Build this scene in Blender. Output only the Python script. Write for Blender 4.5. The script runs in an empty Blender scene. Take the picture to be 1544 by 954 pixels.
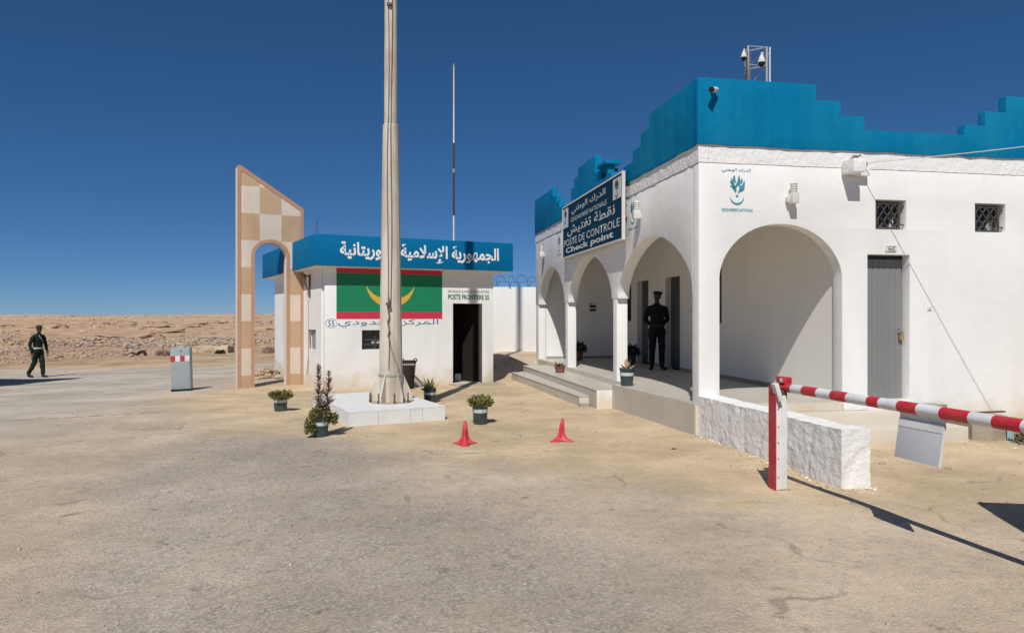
import bpy, bmesh, math, random
import numpy as np
from mathutils import Vector, Matrix, noise as mnoise
from mathutils.geometry import tessellate_polygon
R = math.radians
random.seed(7); rng = np.random.default_rng(7)
scene = bpy.context.scene
COL = scene.collection
# ------------------------------------------------------------------ camera, sky, sun, exposure
CAM_H = 1.65; F_PX = 1050.0; CX = 772.0; CY = 477.0
cam = bpy.data.cameras.new('camera'); cam_o = bpy.data.objects.new('camera', cam); COL.objects.link(cam_o)
cam.sensor_width = 36; cam.lens = F_PX / 1544 * 36; cam.clip_end = 8000; cam.clip_start = 0.05
cam_o.location = (0, 0, CAM_H); cam_o.rotation_euler = (R(90), 0, 0); scene.camera = cam_o
SUN_EL = R(50.5); SUN_AZ = R(11.5)                           # light travels towards +Y, slightly to +X
sd = Vector((math.sin(SUN_AZ) * math.cos(SUN_EL), math.cos(SUN_AZ) * math.cos(SUN_EL), -math.sin(SUN_EL)))
sun = bpy.data.lights.new('sun', 'SUN'); sun.energy = 4.3; sun.angle = R(0.53); sun.color = (1, 0.96, 0.90)
sun_o = bpy.data.objects.new('sun', sun); COL.objects.link(sun_o); sun_o.rotation_euler = sd.to_track_quat('-Z', 'Y').to_euler()
world = bpy.data.worlds.new('World'); scene.world = world; world.use_nodes = True
wn = world.node_tree.nodes; wl = world.node_tree.links
sky = wn.new('ShaderNodeTexSky'); sky.sky_type = 'NISHITA'; sky.sun_disc = False
sky.sun_elevation = SUN_EL; sky.sun_rotation = math.pi + SUN_AZ
sky.altitude = 5000; sky.air_density = 1.0; sky.dust_density = 0.0; sky.ozone_density = 10.0
sep = wn.new('ShaderNodeSeparateColor'); cmb = wn.new('ShaderNodeCombineColor'); wl.new(sky.outputs[0], sep.inputs[0])
for i, (pw, k) in enumerate(((1.0, .72), (.81, 1.11), (.77, 1.40))):   # clean dry air: one tone curve for the whole sky
    p_ = wn.new('ShaderNodeMath'); p_.operation = 'POWER'; p_.inputs[1].default_value = pw; wl.new(sep.outputs[i], p_.inputs[0])
    q_ = wn.new('ShaderNodeMath'); q_.operation = 'MULTIPLY'; q_.inputs[1].default_value = k; wl.new(p_.outputs[0], q_.inputs[0]); wl.new(q_.outputs[0], cmb.inputs[i])
wl.new(cmb.outputs[0], wn['Background'].inputs[0]); wn['Background'].inputs[1].default_value = 0.069
scene.view_settings.view_transform = 'Standard'; scene.view_settings.look = 'None'
scene.view_settings.exposure = 0.0; scene.view_settings.gamma = 1.0

# ------------------------------------------------------------------ helpers
def tag(o, label=None, cat=None, group=None, kind=None):
    if label: o['label'] = label
    if cat: o['category'] = cat
    if group: o['group'] = group
    if kind: o['kind'] = kind
    return o
def thing(name, label, cat, loc=(0, 0, 0), rz=0.0, group=None):
    o = bpy.data.objects.new(name, None); COL.objects.link(o); o.empty_display_size = .1
    o.location = loc; o.rotation_euler = (0, 0, rz)
    return tag(o, label, cat, group)
def link(name, me, parent=None, loc=None, rot=None):
    o = bpy.data.objects.new(name, me); COL.objects.link(o)
    if parent: o.parent = parent
    if loc: o.location = loc
    if rot: o.rotation_euler = rot
    return o
def gpx(px, y, z=0.0):                                        # measured photo point lying on level z -> place
    D = F_PX * (CAM_H - z) / (y - CY)
    return ((px - CX) / F_PX * D, D)

class MB:
    def __init__(s): s.v = []; s.f = []; s.m = []
    def add(s, vs, fs, m=0):
        b = len(s.v); s.v += [tuple(x) for x in vs]; s.f += [tuple(b + i for i in f) for f in fs]; s.m += [m] * len(fs); return s
    def box(s, x0, x1, y0, y1, z0, z1, m=0, T=None):
        vs = [(x, y, z) for z in (z0, z1) for y in (y0, y1) for x in (x0, x1)]
        if T: vs = [T @ Vector(q) for q in vs]
        return s.add(vs, [(0, 2, 3, 1), (4, 5, 7, 6), (0, 1, 5, 4), (1, 3, 7, 5), (3, 2, 6, 7), (2, 0, 4, 6)], m)
    def tube(s, p, q, r0, r1=None, n=10, m=0, cap=True):
        p, q = Vector(p), Vector(q); r1 = r0 if r1 is None else r1
        d = (q - p).normalized(); a = d.orthogonal().normalized(); b = d.cross(a)
        vs = []
        for c, r in ((p, r0), (q, r1)):
            for i in range(n):
                t = 2 * math.pi * i / n; vs.append(c + a * (r * math.cos(t)) + b * (r * math.sin(t)))
        fs = [(i, (i + 1) % n, n + (i + 1) % n, n + i) for i in range(n)]
        if cap: fs += [tuple(range(n - 1, -1, -1)), tuple(range(n, 2 * n))]
        return s.add(vs, fs, m)
    def path(s, pts, r, n=6, m=0):
        for a, b in zip(pts, pts[1:]):
            if (Vector(a) - Vector(b)).length > 1e-5: s.tube(a, b, r, r, n, m)
        return s
    def lathe(s, prof, n=24, m=0, c=(0, 0, 0), cap=True):
        vs = []
        for r, z in prof:
            for i in range(n):
                t = 2 * math.pi * i / n; vs.append((c[0] + r * math.cos(t), c[1] + r * math.sin(t), c[2] + z))
        fs = []
        for k in range(len(prof) - 1):
            for i in range(n):
                j = (i + 1) % n; fs.append((k * n + i, k * n + j, (k + 1) * n + j, (k + 1) * n + i))
        if cap: fs += [tuple(range(n - 1, -1, -1)), tuple(range((len(prof) - 1) * n, len(prof) * n))]
        return s.add(vs, fs, m)
    def ell(s, c, r, nu=12, nv=8, m=0, T=None):
        vs = [(0, 0, -1)]
        for k in range(1, nv):
            a = math.pi * k / nv - math.pi / 2
            for i in range(nu):
                t = 2 * math.pi * i / nu; vs.append((math.cos(a) * math.cos(t), math.cos(a) * math.sin(t), math.sin(a)))
        vs.append((0, 0, 1)); L = len(vs) - 1
        vs = [Vector((v[0] * r[0], v[1] * r[1], v[2] * r[2])) for v in vs]
        if T: vs = [T @ v for v in vs]
        vs = [v + Vector(c) for v in vs]
        fs = [(0, 1 + (i + 1) % nu, 1 + i) for i in range(nu)]
        for k in range(nv - 2):
            for i in range(nu):
                j = (i + 1) % nu; a = 1 + k * nu; fs.append((a + i, a + j, a + nu + j, a + nu + i))
        a = 1 + (nv - 2) * nu
        fs += [(a + i, a + (i + 1) % nu, L) for i in range(nu)]
        return s.add(vs, fs, m)
    def capsule(s, p, q, r0, r1, m=0, sq=1.0):                # tapered limb with round ends
        p, q = Vector(p), Vector(q)
        s.tube(p, q, r0, r1, 14, m); s.ell(p, (r0,) * 3, 12, 8, m); s.ell(q, (r1,) * 3, 12, 8, m); return s
    def poly(s, outer, holes, fr, w0, w1, m=0, back=True):    # flat polygon with holes, extruded from w0 to w1
        loops = [outer] + list(holes)
        tri = tessellate_polygon([[Vector((a, b, 0)) for a, b in L] for L in loops])
        flat = [p for L in loops for p in L]; N = len(flat)
        ps = [fr(a, b, w0) for a, b in flat] + [fr(a, b, w1) for a, b in flat]
        fs = [tuple(t) for t in tri] + ([tuple(N + i for i in reversed(t)) for t in tri] if back else [])
        o = 0
        for L in loops:
            n = len(L)
            fs += [(o + i, o + (i + 1) % n, N + o + (i + 1) % n, N + o + i) for i in range(n)]
            o += n
        return s.add(ps, fs, m)
    def build(s, name, mat, parent=None, loc=None, rot=None, bevel=0, seg=2, smooth=True, ang=38, fix=True):
        me = bpy.data.meshes.new(name); me.from_pydata([tuple(v) for v in s.v], [], s.f)
        for mm in (mat if isinstance(mat, (list, tuple)) else [mat]): me.materials.append(mm)
        me.polygons.foreach_set('material_index', s.m)
        if fix or bevel:
            bm = bmesh.new(); bm.from_mesh(me)
            if bevel:
                bmesh.ops.remove_doubles(bm, verts=bm.verts, dist=1e-5)
            bmesh.ops.recalc_face_normals(bm, faces=bm.faces)
            if bevel:
                es = [e for e in bm.edges if len(e.link_faces) == 2 and e.calc_face_angle(0) > R(40)]
                bmesh.ops.bevel(bm, geom=es, offset=bevel, offset_type='OFFSET', segments=seg, affect='EDGES', profile=.6, clamp_overlap=True)
            bm.to_mesh(me); bm.free()
        if smooth:
            me.polygons.foreach_set('use_smooth', [True] * len(me.polygons)); me.set_sharp_from_angle(angle=R(ang))
        me.update(); return link(name, me, parent, loc, rot)

def copy_tree(o, parent=None):
    c = o.copy(); COL.objects.link(c); c.parent = parent
    for ch in list(o.children): copy_tree(ch, c)
    return c

# value noise for numpy arrays
def _h(ix, iy, seed):
    n = (ix.astype(np.int64) * 374761393 + iy.astype(np.int64) * 668265263 + seed * 1442695041) & 0x7fffffff
    n = (n ^ (n >> 13)) * 1274126177 & 0x7fffffff
    return ((n ^ (n >> 16)) & 0xffff) / 65535.0
def vnoise(x, y, seed=0):
    x = np.asarray(x, float); y = np.asarray(y, float)
    ix = np.floor(x); iy = np.floor(y); fx = x - ix; fy = y - iy
    fx = fx * fx * (3 - 2 * fx); fy = fy * fy * (3 - 2 * fy)
    a = _h(ix, iy, seed); b = _h(ix + 1, iy, seed); c = _h(ix, iy + 1, seed); d = _h(ix + 1, iy + 1, seed)
    return (a * (1 - fx) + b * fx) * (1 - fy) + (c * (1 - fx) + d * fx) * fy
def fbm(x, y, seed=0, o=4):
    t = 0; a = .5; s = 0
    for k in range(o):
        t = t + a * vnoise(x * 2 ** k, y * 2 ** k, seed + k * 17); s += a; a *= .5
    return t / s
def sstep(a, b, x):
    t = np.clip((np.asarray(x, float) - a) / (b - a), 0, 1); return t * t * (3 - 2 * t)
def poly_sd(px, py, P):                                       # signed distance, inside negative
    d = np.full(px.shape, 1e9); ins = np.zeros(px.shape, bool); n = len(P)
    for i in range(n):
        ax, ay = P[i]; bx, by = P[(i + 1) % n]; ex, ey = bx - ax, by - ay
        t = np.clip(((px - ax) * ex + (py - ay) * ey) / (ex * ex + ey * ey + 1e-12), 0, 1)
        d = np.minimum(d, np.hypot(px - ax - t * ex, py - ay - t * ey))
        c = ((ay > py) != (by > py)) & (px < (bx - ax) * (py - ay) / (by - ay + 1e-12) + ax); ins ^= c
    return np.where(ins, -d, d)

# ------------------------------------------------------------------ materials
def nt(name):
    m = bpy.data.materials.new(name); m.use_nodes = True
    return m, m.node_tree.nodes, m.node_tree.links, m.node_tree.nodes['Principled BSDF']
def M(name, col, rough=.7, var=.1, vs=3.0, bump=0.0, bs=30.0, dirt=None, ds=2.0, da=.5, metal=0.0, spec=.4, streak=False, bump2=0.0, bs2=4.0, foot=None, dlo=.5):
    m, n, l, b = nt(name)
    b.inputs['Roughness'].default_value = rough; b.inputs['Metallic'].default_value = metal
    b.inputs['Specular IOR Level'].default_value = spec
    tc = n.new('ShaderNodeTexCoord')
    out = None
    nz = n.new('ShaderNodeTexNoise'); nz.inputs['Scale'].default_value = vs; nz.inputs['Detail'].default_value = 5
    l.new(tc.outputs['Object'], nz.inputs['Vector'])
    mx = n.new('ShaderNodeMix'); mx.data_type = 'RGBA'
    mx.inputs[6].default_value = tuple(c * (1 - var) for c in col) + (1,)
    mx.inputs[7].default_value = tuple(min(c * (1 + var), .93) for c in col) + (1,)
    l.new(nz.outputs['Fac'], mx.inputs[0]); out = mx.outputs[2]
    if dirt:
        mp = n.new('ShaderNodeMapping'); mp.inputs['Scale'].default_value = (ds, ds, ds * (.18 if streak else 1))
        l.new(tc.outputs['Object'], mp.inputs['Vector'])
        n2 = n.new('ShaderNodeTexNoise'); n2.inputs['Scale'].default_value = 1; n2.inputs['Detail'].default_value = 7; n2.inputs['Roughness'].default_value = .65
        l.new(mp.outputs[0], n2.inputs['Vector'])
        rp = n.new('ShaderNodeMapRange'); rp.inputs[1].default_value = dlo; rp.inputs[2].default_value = dlo + .28; rp.inputs[3].default_value = 0; rp.inputs[4].default_value = da
        l.new(n2.outputs['Fac'], rp.inputs[0])
        m2 = n.new('ShaderNodeMix'); m2.data_type = 'RGBA'; l.new(rp.outputs[0], m2.inputs[0]); l.new(out, m2.inputs[6])
        m2.inputs[7].default_value = tuple(dirt) + (1,); out = m2.outputs[2]
    if foot:                                                  # splash of sand on the lowest part of a wall: (top z, colour, amount)
        sp = n.new('ShaderNodeSeparateXYZ'); l.new(tc.outputs['Object'], sp.inputs[0])
        n3 = n.new('ShaderNodeTexNoise'); n3.inputs['Scale'].default_value = 3.5; n3.inputs['Detail'].default_value = 6; l.new(tc.outputs['Object'], n3.inputs['Vector'])
        ad = n.new('ShaderNodeMath'); ad.operation = 'MULTIPLY_ADD'; ad.inputs[1].default_value = -.9; l.new(n3.outputs['Fac'], ad.inputs[0]); l.new(sp.outputs[2], ad.inputs[2])
        r3 = n.new('ShaderNodeMapRange'); r3.inputs[1].default_value = foot[0] - .45; r3.inputs[2].default_value = -.45; r3.inputs[3].default_value = 0; r3.inputs[4].default_value = foot[2]
        l.new(ad.outputs[0], r3.inputs[0])
        m3 = n.new('ShaderNodeMix'); m3.data_type = 'RGBA'; l.new(r3.outputs[0], m3.inputs[0]); l.new(out, m3.inputs[6]); m3.inputs[7].default_value = tuple(foot[1]) + (1,); out = m3.outputs[2]
    l.new(out, b.inputs['Base Color'])
    last = None
    for st, sc, dist in ((bump, bs, .01), (bump2, bs2, .05)):
        if st:
            bn = n.new('ShaderNodeBump'); bn.inputs['Strength'].default_value = st; bn.inputs['Distance'].default_value = dist
            bz = n.new('ShaderNodeTexNoise'); bz.inputs['Scale'].default_value = sc; bz.inputs['Detail'].default_value = 6
            l.new(tc.outputs['Object'], bz.inputs['Vector']); l.new(bz.outputs['Fac'], bn.inputs['Height'])
            if last: l.new(last, bn.inputs['Normal'])
            last = bn.outputs[0]
    if last: l.new(last, b.inputs['Normal'])
    return m
SAND = (.46, .36, .235)
white = M('white_plaster', (.80, .80, .785), .8, .04, 1.4, .3, 45, (.60, .56, .50), 1.1, .30, streak=True, bump2=.18, bs2=4, spec=.2, foot=(.45, (.6, .5, .36), .75), dlo=.46)
white_rough = M('rough_plaster', (.79, .785, .77), .85, .06, 4, .45, 60, (.58, .53, .46), 4, .35, bump2=.35, bs2=14, spec=.2)
cream = M('cream_plaster', (.79, .765, .715), .8, .04, 1.2, .3, 45, (.45, .41, .35), 1.0, .25, streak=True, spec=.2)
blue = M('blue_paint', (.001, .158, .325), .8, .17, 2.0, .3, 50, (.012, .215, .35), 1.8, .7, streak=True, bump2=.2, bs2=6, spec=.06, dlo=.42)
blue_k = M('fascia_blue', (.001, .138, .31), .7, .07, 2.0, .2, 50, (.004, .17, .32), 1.5, .4, streak=True, spec=.08)
tile = M('pale_floor_tile', (.50, .475, .42), .45, .1, 3, .12, 40, (.42, .34, .23), 2.2, .6, spec=.4)
tile_f = M('riser_tile', (.48, .45, .385), .5, .13, 2.2, .12, 40, (.45, .36, .24), 1.6, .6, streak=True, spec=.4)
terr = M('terrace_screed', (.60, .55, .46), .75, .08, 3, .3, 30, (.50, .40, .27), 2.0, .6, spec=.2)
marble = M('white_marble_slab', (.70, .71, .70), .55, .06, 2.5, .05, 30, (.50, .47, .42), 3, .35, spec=.5)
greym = M('grey_steel_door', (.20, .205, .21), .5, .1, 2, .15, 60, (.2, .18, .15), 3, .35, streak=True)
darkdoor = M('dark_door', (.055, .062, .07), .5, .12, 3)
iron = M('iron_grille', (.075, .072, .07), .6, .2, 8, .2, 80, (.14, .08, .045), 9, .4)
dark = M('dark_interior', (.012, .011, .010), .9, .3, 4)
galv = M('galvanised_steel', (.46, .48, .49), .45, .1, 10, .1, 60, (.25, .2, .16), 6, .4, metal=.5)
polem = M('flagpole_paint', (.62, .57, .49), .65, .12, 3.0, .3, 60, (.33, .25, .17), 3.4, .85, streak=True, dlo=.42)
rope = M('rope', (.17, .14, .115), .9, .2, 30, .4, 120)
rust = M('rust', (.12, .07, .045), .85, .3, 14, .5, 80)
redp = M('red_paint', (.50, .018, .035), .5, .15, 6, .15, 60, (.42, .13, .11), 5, .7, dlo=.45)
whitep = M('white_paint', (.68, .69, .70), .5, .07, 5, .15, 60, (.42, .36, .28), 4, .6, dlo=.46)
conem = M('cone_plastic', (.56, .026, .048), .6, .15, 8, .15, 40, (.42, .17, .14), 9, .7, dlo=.44)
potm = M('dark_green_bucket', (.035, .062, .062), .42, .15, 6, .1, 50, (.22, .18, .12), 5, .45)
bandm = M('pale_label_band', (.48, .55, .53), .6, .08, 10)
terra = M('terracotta_pot', (.20, .075, .058), .7, .15, 8, .2, 50, (.35, .25, .17), 6, .4)
soil = M('potting_soil', (.05, .035, .025), .95, .3, 20, .6, 60)
leaf_g = M('green_leaf', (.20, .225, .055), .55, .4, 6, spec=.3)
leaf_d = M('dark_leaf', (.03, .042, .018), .6, .3, 6)
leaf_y = M('yellow_green_leaf', (.48, .45, .19), .55, .25, 9)
leaf_o = M('olive_leaf', (.185, .165, .07), .6, .4, 9)
leaf_p = M('pinkish_leaf', (.52, .37, .22), .55, .25, 9)
leaf_b = M('brownish_leaf', (.17, .125, .065), .7, .3, 9, spec=.2)
dry = M('dry_stalk', (.32, .22, .175), .9, .3, 14, spec=.1)
stone = M('pale_stone', (.50, .39, .275), .9, .22, 2.5, .8, 22, (.28, .20, .13), 3, .5, spec=.1)
ledge_m = M('ledge_rock', (.40, .285, .20), .95, .3, .9, .9, 9, (.22, .14, .095), 1.4, .8, spec=.05)
stone_s = M('scree_stone', (.43, .335, .26), .9, .3, 1.2, .8, 22, (.26, .19, .14), 2, .6, spec=.1)
stone_d = M('dusky_stone', (.36, .265, .19), .9, .25, 3.0, .8, 22, spec=.1)
conc = M('weathered_concrete', (.36, .31, .245), .85, .15, 4, .6, 40, (.2, .16, .12), 4, .6, spec=.2)
sign_b = M('navy_sign', (.004, .040, .085), .75, .15, 1.5, .05, 40, (.012, .055, .10), 4, .4, spec=.08)
sign_w = M('sign_lettering', (.58, .60, .60), .6, .1, 8)
frame_w = M('pale_sign_frame', (.62, .60, .56), .6, .1, 8)
black = M('black_plastic', (.014, .014, .015), .4, .2, 6)
grey = M('grey_metal_cabinet', (.30, .345, .36), .45, .08, 2.5, .1, 50, (.25, .24, .22), 4, .4)
tan = (.58, .405, .255); crm = (.74, .645, .535)
brown = M('brown_border_paint', (.44, .255, .165), .75, .1, 4, .2, 50)
panel_edge = M('panel_edge_paint', (.74, .66, .56), .75, .08, 4, .2, 50)
green_f = M('flag_green', (.004, .205, .085), .6, .06, 3, .2, 50)
red_f = M('flag_red', (.56, .03, .07), .6, .06, 3, .2, 50)
yel_f = M('flag_yellow', (.62, .40, .05), .6, .08, 3)
ink_blue = M('dark_blue_lettering', (.015, .13, .29), .6, .1, 6)
ink_green = M('green_lettering', (.02, .14, .08), .6, .1, 6)
ink_white = M('white_lettering', (.80, .81, .80), .6, .05, 6)
ink_teal = M('teal_emblem', (.05, .27, .37), .6, .12, 6)
ink_black = M('black_lettering', (.02, .02, .02), .6, .1, 6)
paper = M('paper', (.66, .66, .64), .8, .06, 6)
board = M('back_of_sign_board', (.50, .51, .53), .6, .05, 3, .1, 30, (.40, .38, .35), 5, .3)
brass = M('brass', (.55, .40, .16), .35, .1, 8, metal=.8)
wicker = M('wire_basket', (.032, .023, .019), .7, .3, 20)
rubber = M('tyre_rubber', (.018, .017, .016), .85, .2, 10, .3, 60)
glass = M('dark_glass', (.02, .024, .028), .12, .1, 3, spec=.6)
carp = M('car_paint', (.05, .055, .06), .3, .05, 2, spec=.6)
timber = M('pole_timber', (.16, .11, .075), .85, .2, 5, .4, 40)

# checker paint of the tall panel
def checker_mat():
    m, n, l, b = nt('checker_paint'); b.inputs['Roughness'].default_value = .75; b.inputs['Specular IOR Level'].default_value = .2
    tc = n.new('ShaderNodeTexCoord'); sp = n.new('ShaderNodeSeparateXYZ'); l.new(tc.outputs['Object'], sp.inputs[0])
    def mt(op, a, bb=None):
        k = n.new('ShaderNodeMath'); k.operation = op
        for i, v in ((0, a), (1, bb)):
            if v is None: continue
            if isinstance(v, (int, float)): k.inputs[i].default_value = v
            else: l.new(v, k.inputs[i])
        return k.outputs[0]
    c = mt('ADD', mt('GREATER_THAN', sp.outputs[0], .5), mt('GREATER_THAN', sp.outputs[0], 1.005))
    r = mt('FLOOR', mt('DIVIDE', mt('ADD', sp.outputs[2], 1.045), .645))
    par = mt('MODULO', mt('ADD', c, r), 2)
    nz = n.new('ShaderNodeTexNoise'); nz.inputs['Scale'].default_value = 3; nz.inputs['Detail'].default_value = 6; l.new(tc.outputs['Object'], nz.inputs['Vector'])
    mx = n.new('ShaderNodeMix'); mx.data_type = 'RGBA'; mx.inputs[6].default_value = crm + (1,); mx.inputs[7].default_value = tan + (1,); l.new(par, mx.inputs[0])
    m2 = n.new('ShaderNodeMix'); m2.data_type = 'RGBA'; m2.blend_type = 'MULTIPLY'; m2.inputs[0].default_value = .22; l.new(mx.outputs[2], m2.inputs[6]); l.new(nz.outputs['Fac'], m2.inputs[7])
    l.new(m2.outputs[2], b.inputs['Base Color'])
    bn = n.new('ShaderNodeBump'); bn.inputs['Strength'].default_value = .3; bn.inputs['Distance'].default_value = .01
    bz = n.new('ShaderNodeTexNoise'); bz.inputs['Scale'].default_value = 45; l.new(tc.outputs['Object'], bz.inputs['Vector']); l.new(bz.outputs['Fac'], bn.inputs['Height']); l.new(bn.outputs[0], b.inputs['Normal'])
    return m
checker = checker_mat()

# ground: attributes 'sand', 'tar', 'rock' laid in place on the mesh
def ground_mat():
    m, n, l, b = nt('dusty_ground'); b.inputs['Roughness'].default_value = .92; b.inputs['Specular IOR Level'].default_value = .15
    geo = n.new('ShaderNodeNewGeometry'); P = geo.outputs['Position']
    def at(name):
        a = n.new('ShaderNodeAttribute'); a.attribute_name = name; return a.outputs['Fac']
    def noise(sc, det=5, ro=.6, vec=None):
        z = n.new('ShaderNodeTexNoise'); z.inputs['Scale'].default_value = sc; z.inputs['Detail'].default_value = det; z.inputs['Roughness'].default_value = ro
        l.new(vec or P, z.inputs['Vector']); return z.outputs['Fac']
    def mt(op, a, bb=None, c=None):
        k = n.new('ShaderNodeMath'); k.operation = op
        for i, v in ((0, a), (1, bb), (2, c)):
            if v is None: continue
            if isinstance(v, (int, float)): k.inputs[i].default_value = v
            else: l.new(v, k.inputs[i])
        return k.outputs[0]
    def rng_(v, a, bb, c=0., d=1.):
        k = n.new('ShaderNodeMapRange'); k.interpolation_type = 'SMOOTHSTEP'
        for i, q in ((1, a), (2, bb), (3, c), (4, d)): k.inputs[i].default_value = q
        l.new(v, k.inputs[0]); return k.outputs[0]
    def mix(f, a, bb, mode='MIX'):
        k = n.new('ShaderNodeMix'); k.data_type = 'RGBA'; k.blend_type = mode
        if isinstance(f, (int, float)): k.inputs[0].default_value = f
        else: l.new(f, k.inputs[0])
        for i, v in ((6, a), (7, bb)):
            if isinstance(v, tuple): k.inputs[i].default_value = v + (1,)
            else: l.new(v, k.inputs[i])
        return k.outputs[2]
    def mix_f(f, a, b): return mt('ADD', mt('MULTIPLY', f, b - a), a)
    # dusty gravel surfacing: aggregate grains between sand
    vo = n.new('ShaderNodeTexVoronoi'); vo.inputs['Scale'].default_value = 55; vo.feature = 'F1'; l.new(P, vo.inputs['Vector'])
    grains = mix(rng_(vo.outputs['Color'], .25, .85), (.22, .183, .143), (.65, .56, .44))
    grains = mix(rng_(vo.outputs['Distance'], .35, .75), grains, (.36, .305, .235))
    base = mix(rng_(noise(.9, 6), .3, .7), (.50, .395, .29), (.605, .485, .36))
    vo2 = n.new('ShaderNodeTexVoronoi'); vo2.inputs['Scale'].default_value = 120; l.new(P, vo2.inputs['Vector'])
    grains = mix(.4, grains, mix(rng_(vo2.outputs['Color'], .25, .85), (.25, .21, .165), (.56, .48, .385)))
    mott = rng_(noise(7.5, 9, .72), .36, .66)
    gravel = mix(mix_f(mott, .18, .66), base, grains)
    gravel = mix(mt('MULTIPLY', rng_(noise(16, 8, .75), .52, .70), .42), gravel, (.20, .17, .14))
    gravel = mix(mt('MULTIPLY', rng_(noise(5.2, 9, .75), .50, .68), .5), gravel, (.62, .50, .37))
    tarc = mix(rng_(noise(1.3, 6), .35, .68), (.335, .295, .25), (.445, .385, .315))
    tarc = mix(mix_f(mott, .2, .6), tarc, mix(rng_(vo.outputs['Color'], .3, .9), (.16, .145, .125), (.54, .49, .425)))
    tarm = mt('MULTIPLY', at('tar'), rng_(noise(2.2, 7), .22, .58, .35, 1))
    col = mix(tarm, gravel, tarc)
    # drifts of fine sand
    sandc = mix(rng_(noise(1.6, 6), .3, .72), (.49, .375, .235), (.60, .47, .31))
    sandc = mix(rng_(noise(14, 6, .7), .50, .70), sandc, (.40, .305, .20))
    sandc = mix(rng_(vo.outputs['Color'], .80, .95, 0, .5), sandc, (.66, .56, .43))
    sm = rng_(mt('ADD', at('sand'), mt('MULTIPLY', mt('SUBTRACT', noise(3.0, 8, .68), .5), 1.5)), .32, .78)
    col = mix(mt('MULTIPLY', sm, .92), col, sandc)
    # pale worn carriageway
    rd = at('road'); mp = n.new('ShaderNodeMapping'); mp.inputs['Rotation'].default_value = (0, 0, R(-18)); mp.inputs['Scale'].default_value = (.12, 1.3, 1); l.new(P, mp.inputs['Vector'])
    roadc = mix(rng_(noise(1.0, 7, .6, mp.outputs[0]), .32, .7), (.39, .35, .30), (.56, .50, .425))
    col = mix(mt('MULTIPLY', rd, .85), col, roadc)
    # desert
    rk = at('rock'); mp2 = n.new('ShaderNodeMapping'); mp2.inputs['Scale'].default_value = (.35, .35, 1.6); l.new(P, mp2.inputs['Vector'])
    rc = mix(rng_(noise(.7, 9, .7), .33, .66), (.51, .335, .20), (.67, .475, .305))
    rc = mix(rng_(noise(2.4, 9, .78, mp2.outputs[0]), .55, .70), rc, (.26, .16, .10))
    rc = mix(rng_(noise(.45, 10, .85), .56, .66), rc, (.34, .235, .165))
    rc = mix(rng_(noise(.028, 6, .6), .5, .62), rc, (.57, .40, .265))
    rc = mix(rng_(noise(.11, 5), .55, .72), rc, (.68, .55, .41))
    col = mix(rk, col, rc)
    # scattered small dark stains and scuffs
    crk = n.new('ShaderNodeTexVoronoi'); crk.feature = 'DISTANCE_TO_EDGE'; crk.inputs['Scale'].default_value = .55
    wv = n.new('ShaderNodeVectorMath'); wv.operation = 'MULTIPLY_ADD'; wv.inputs[1].default_value = (.9, .9, 0); wz = n.new('ShaderNodeTexNoise'); wz.inputs['Scale'].default_value = 1.7; wz.inputs['Detail'].default_value = 7
    l.new(P, wz.inputs['Vector']); l.new(wz.outputs['Color'], wv.inputs[0]); l.new(P, wv.inputs[2]); l.new(wv.outputs[0], crk.inputs['Vector'])
    ck = mt('MULTIPLY', rng_(crk.outputs['Distance'], .012, .003), rng_(noise(.8, 4), .50, .62, 0, .55))
    col = mix(mt('MULTIPLY', ck, mt('SUBTRACT', 1.0, rk)), col, (.17, .14, .115))
    st = rng_(noise(3.4, 5, .6), .63, .72, 0, .55)
    blot = rng_(noise(.55, 5, .62), .36, .66, .83, 1.09); kb = n.new('ShaderNodeMix'); kb.data_type = 'RGBA'; kb.blend_type = 'MULTIPLY'; kb.inputs[0].default_value = 1; l.new(col, kb.inputs[6]); l.new(blot, kb.inputs[7]); col = kb.outputs[2]
    trk = n.new('ShaderNodeMapping'); trk.inputs['Rotation'].default_value = (0, 0, R(24)); trk.inputs['Scale'].default_value = (.5, 5.5, 1); l.new(P, trk.inputs['Vector'])
    col = mix(mt('MULTIPLY', rng_(noise(1.0, 6, .65, trk.outputs[0]), .56, .74, 0, .45), mt('SUBTRACT', 1.0, rk)), col, (.30, .25, .195))
    col = mix(mt('MULTIPLY', st, mt('SUBTRACT', 1.0, rk)), col, (.12, .10, .085))
    l.new(col, b.inputs['Base Color'])
    hh = mt('ADD', mt('MULTIPLY', vo.outputs['Distance'], mt('SUBTRACT', 1.15, sm)), mt('MULTIPLY', noise(9, 8, .7), 1.6))
    bn = n.new('ShaderNodeBump'); bn.inputs['Strength'].default_value = .6; bn.inputs['Distance'].default_value = .0075; l.new(hh, bn.inputs['Height'])
    bn2 = n.new('ShaderNodeBump'); bn2.inputs['Distance'].default_value = .35; l.new(mt('MULTIPLY', rk, .9), bn2.inputs['Strength']); l.new(noise(1.4, 9, .75), bn2.inputs['Height']); l.new(bn.outputs[0], bn2.inputs['Normal'])
    l.new(bn2.outputs[0], b.inputs['Normal'])
    return m
gmat = ground_mat()

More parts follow.
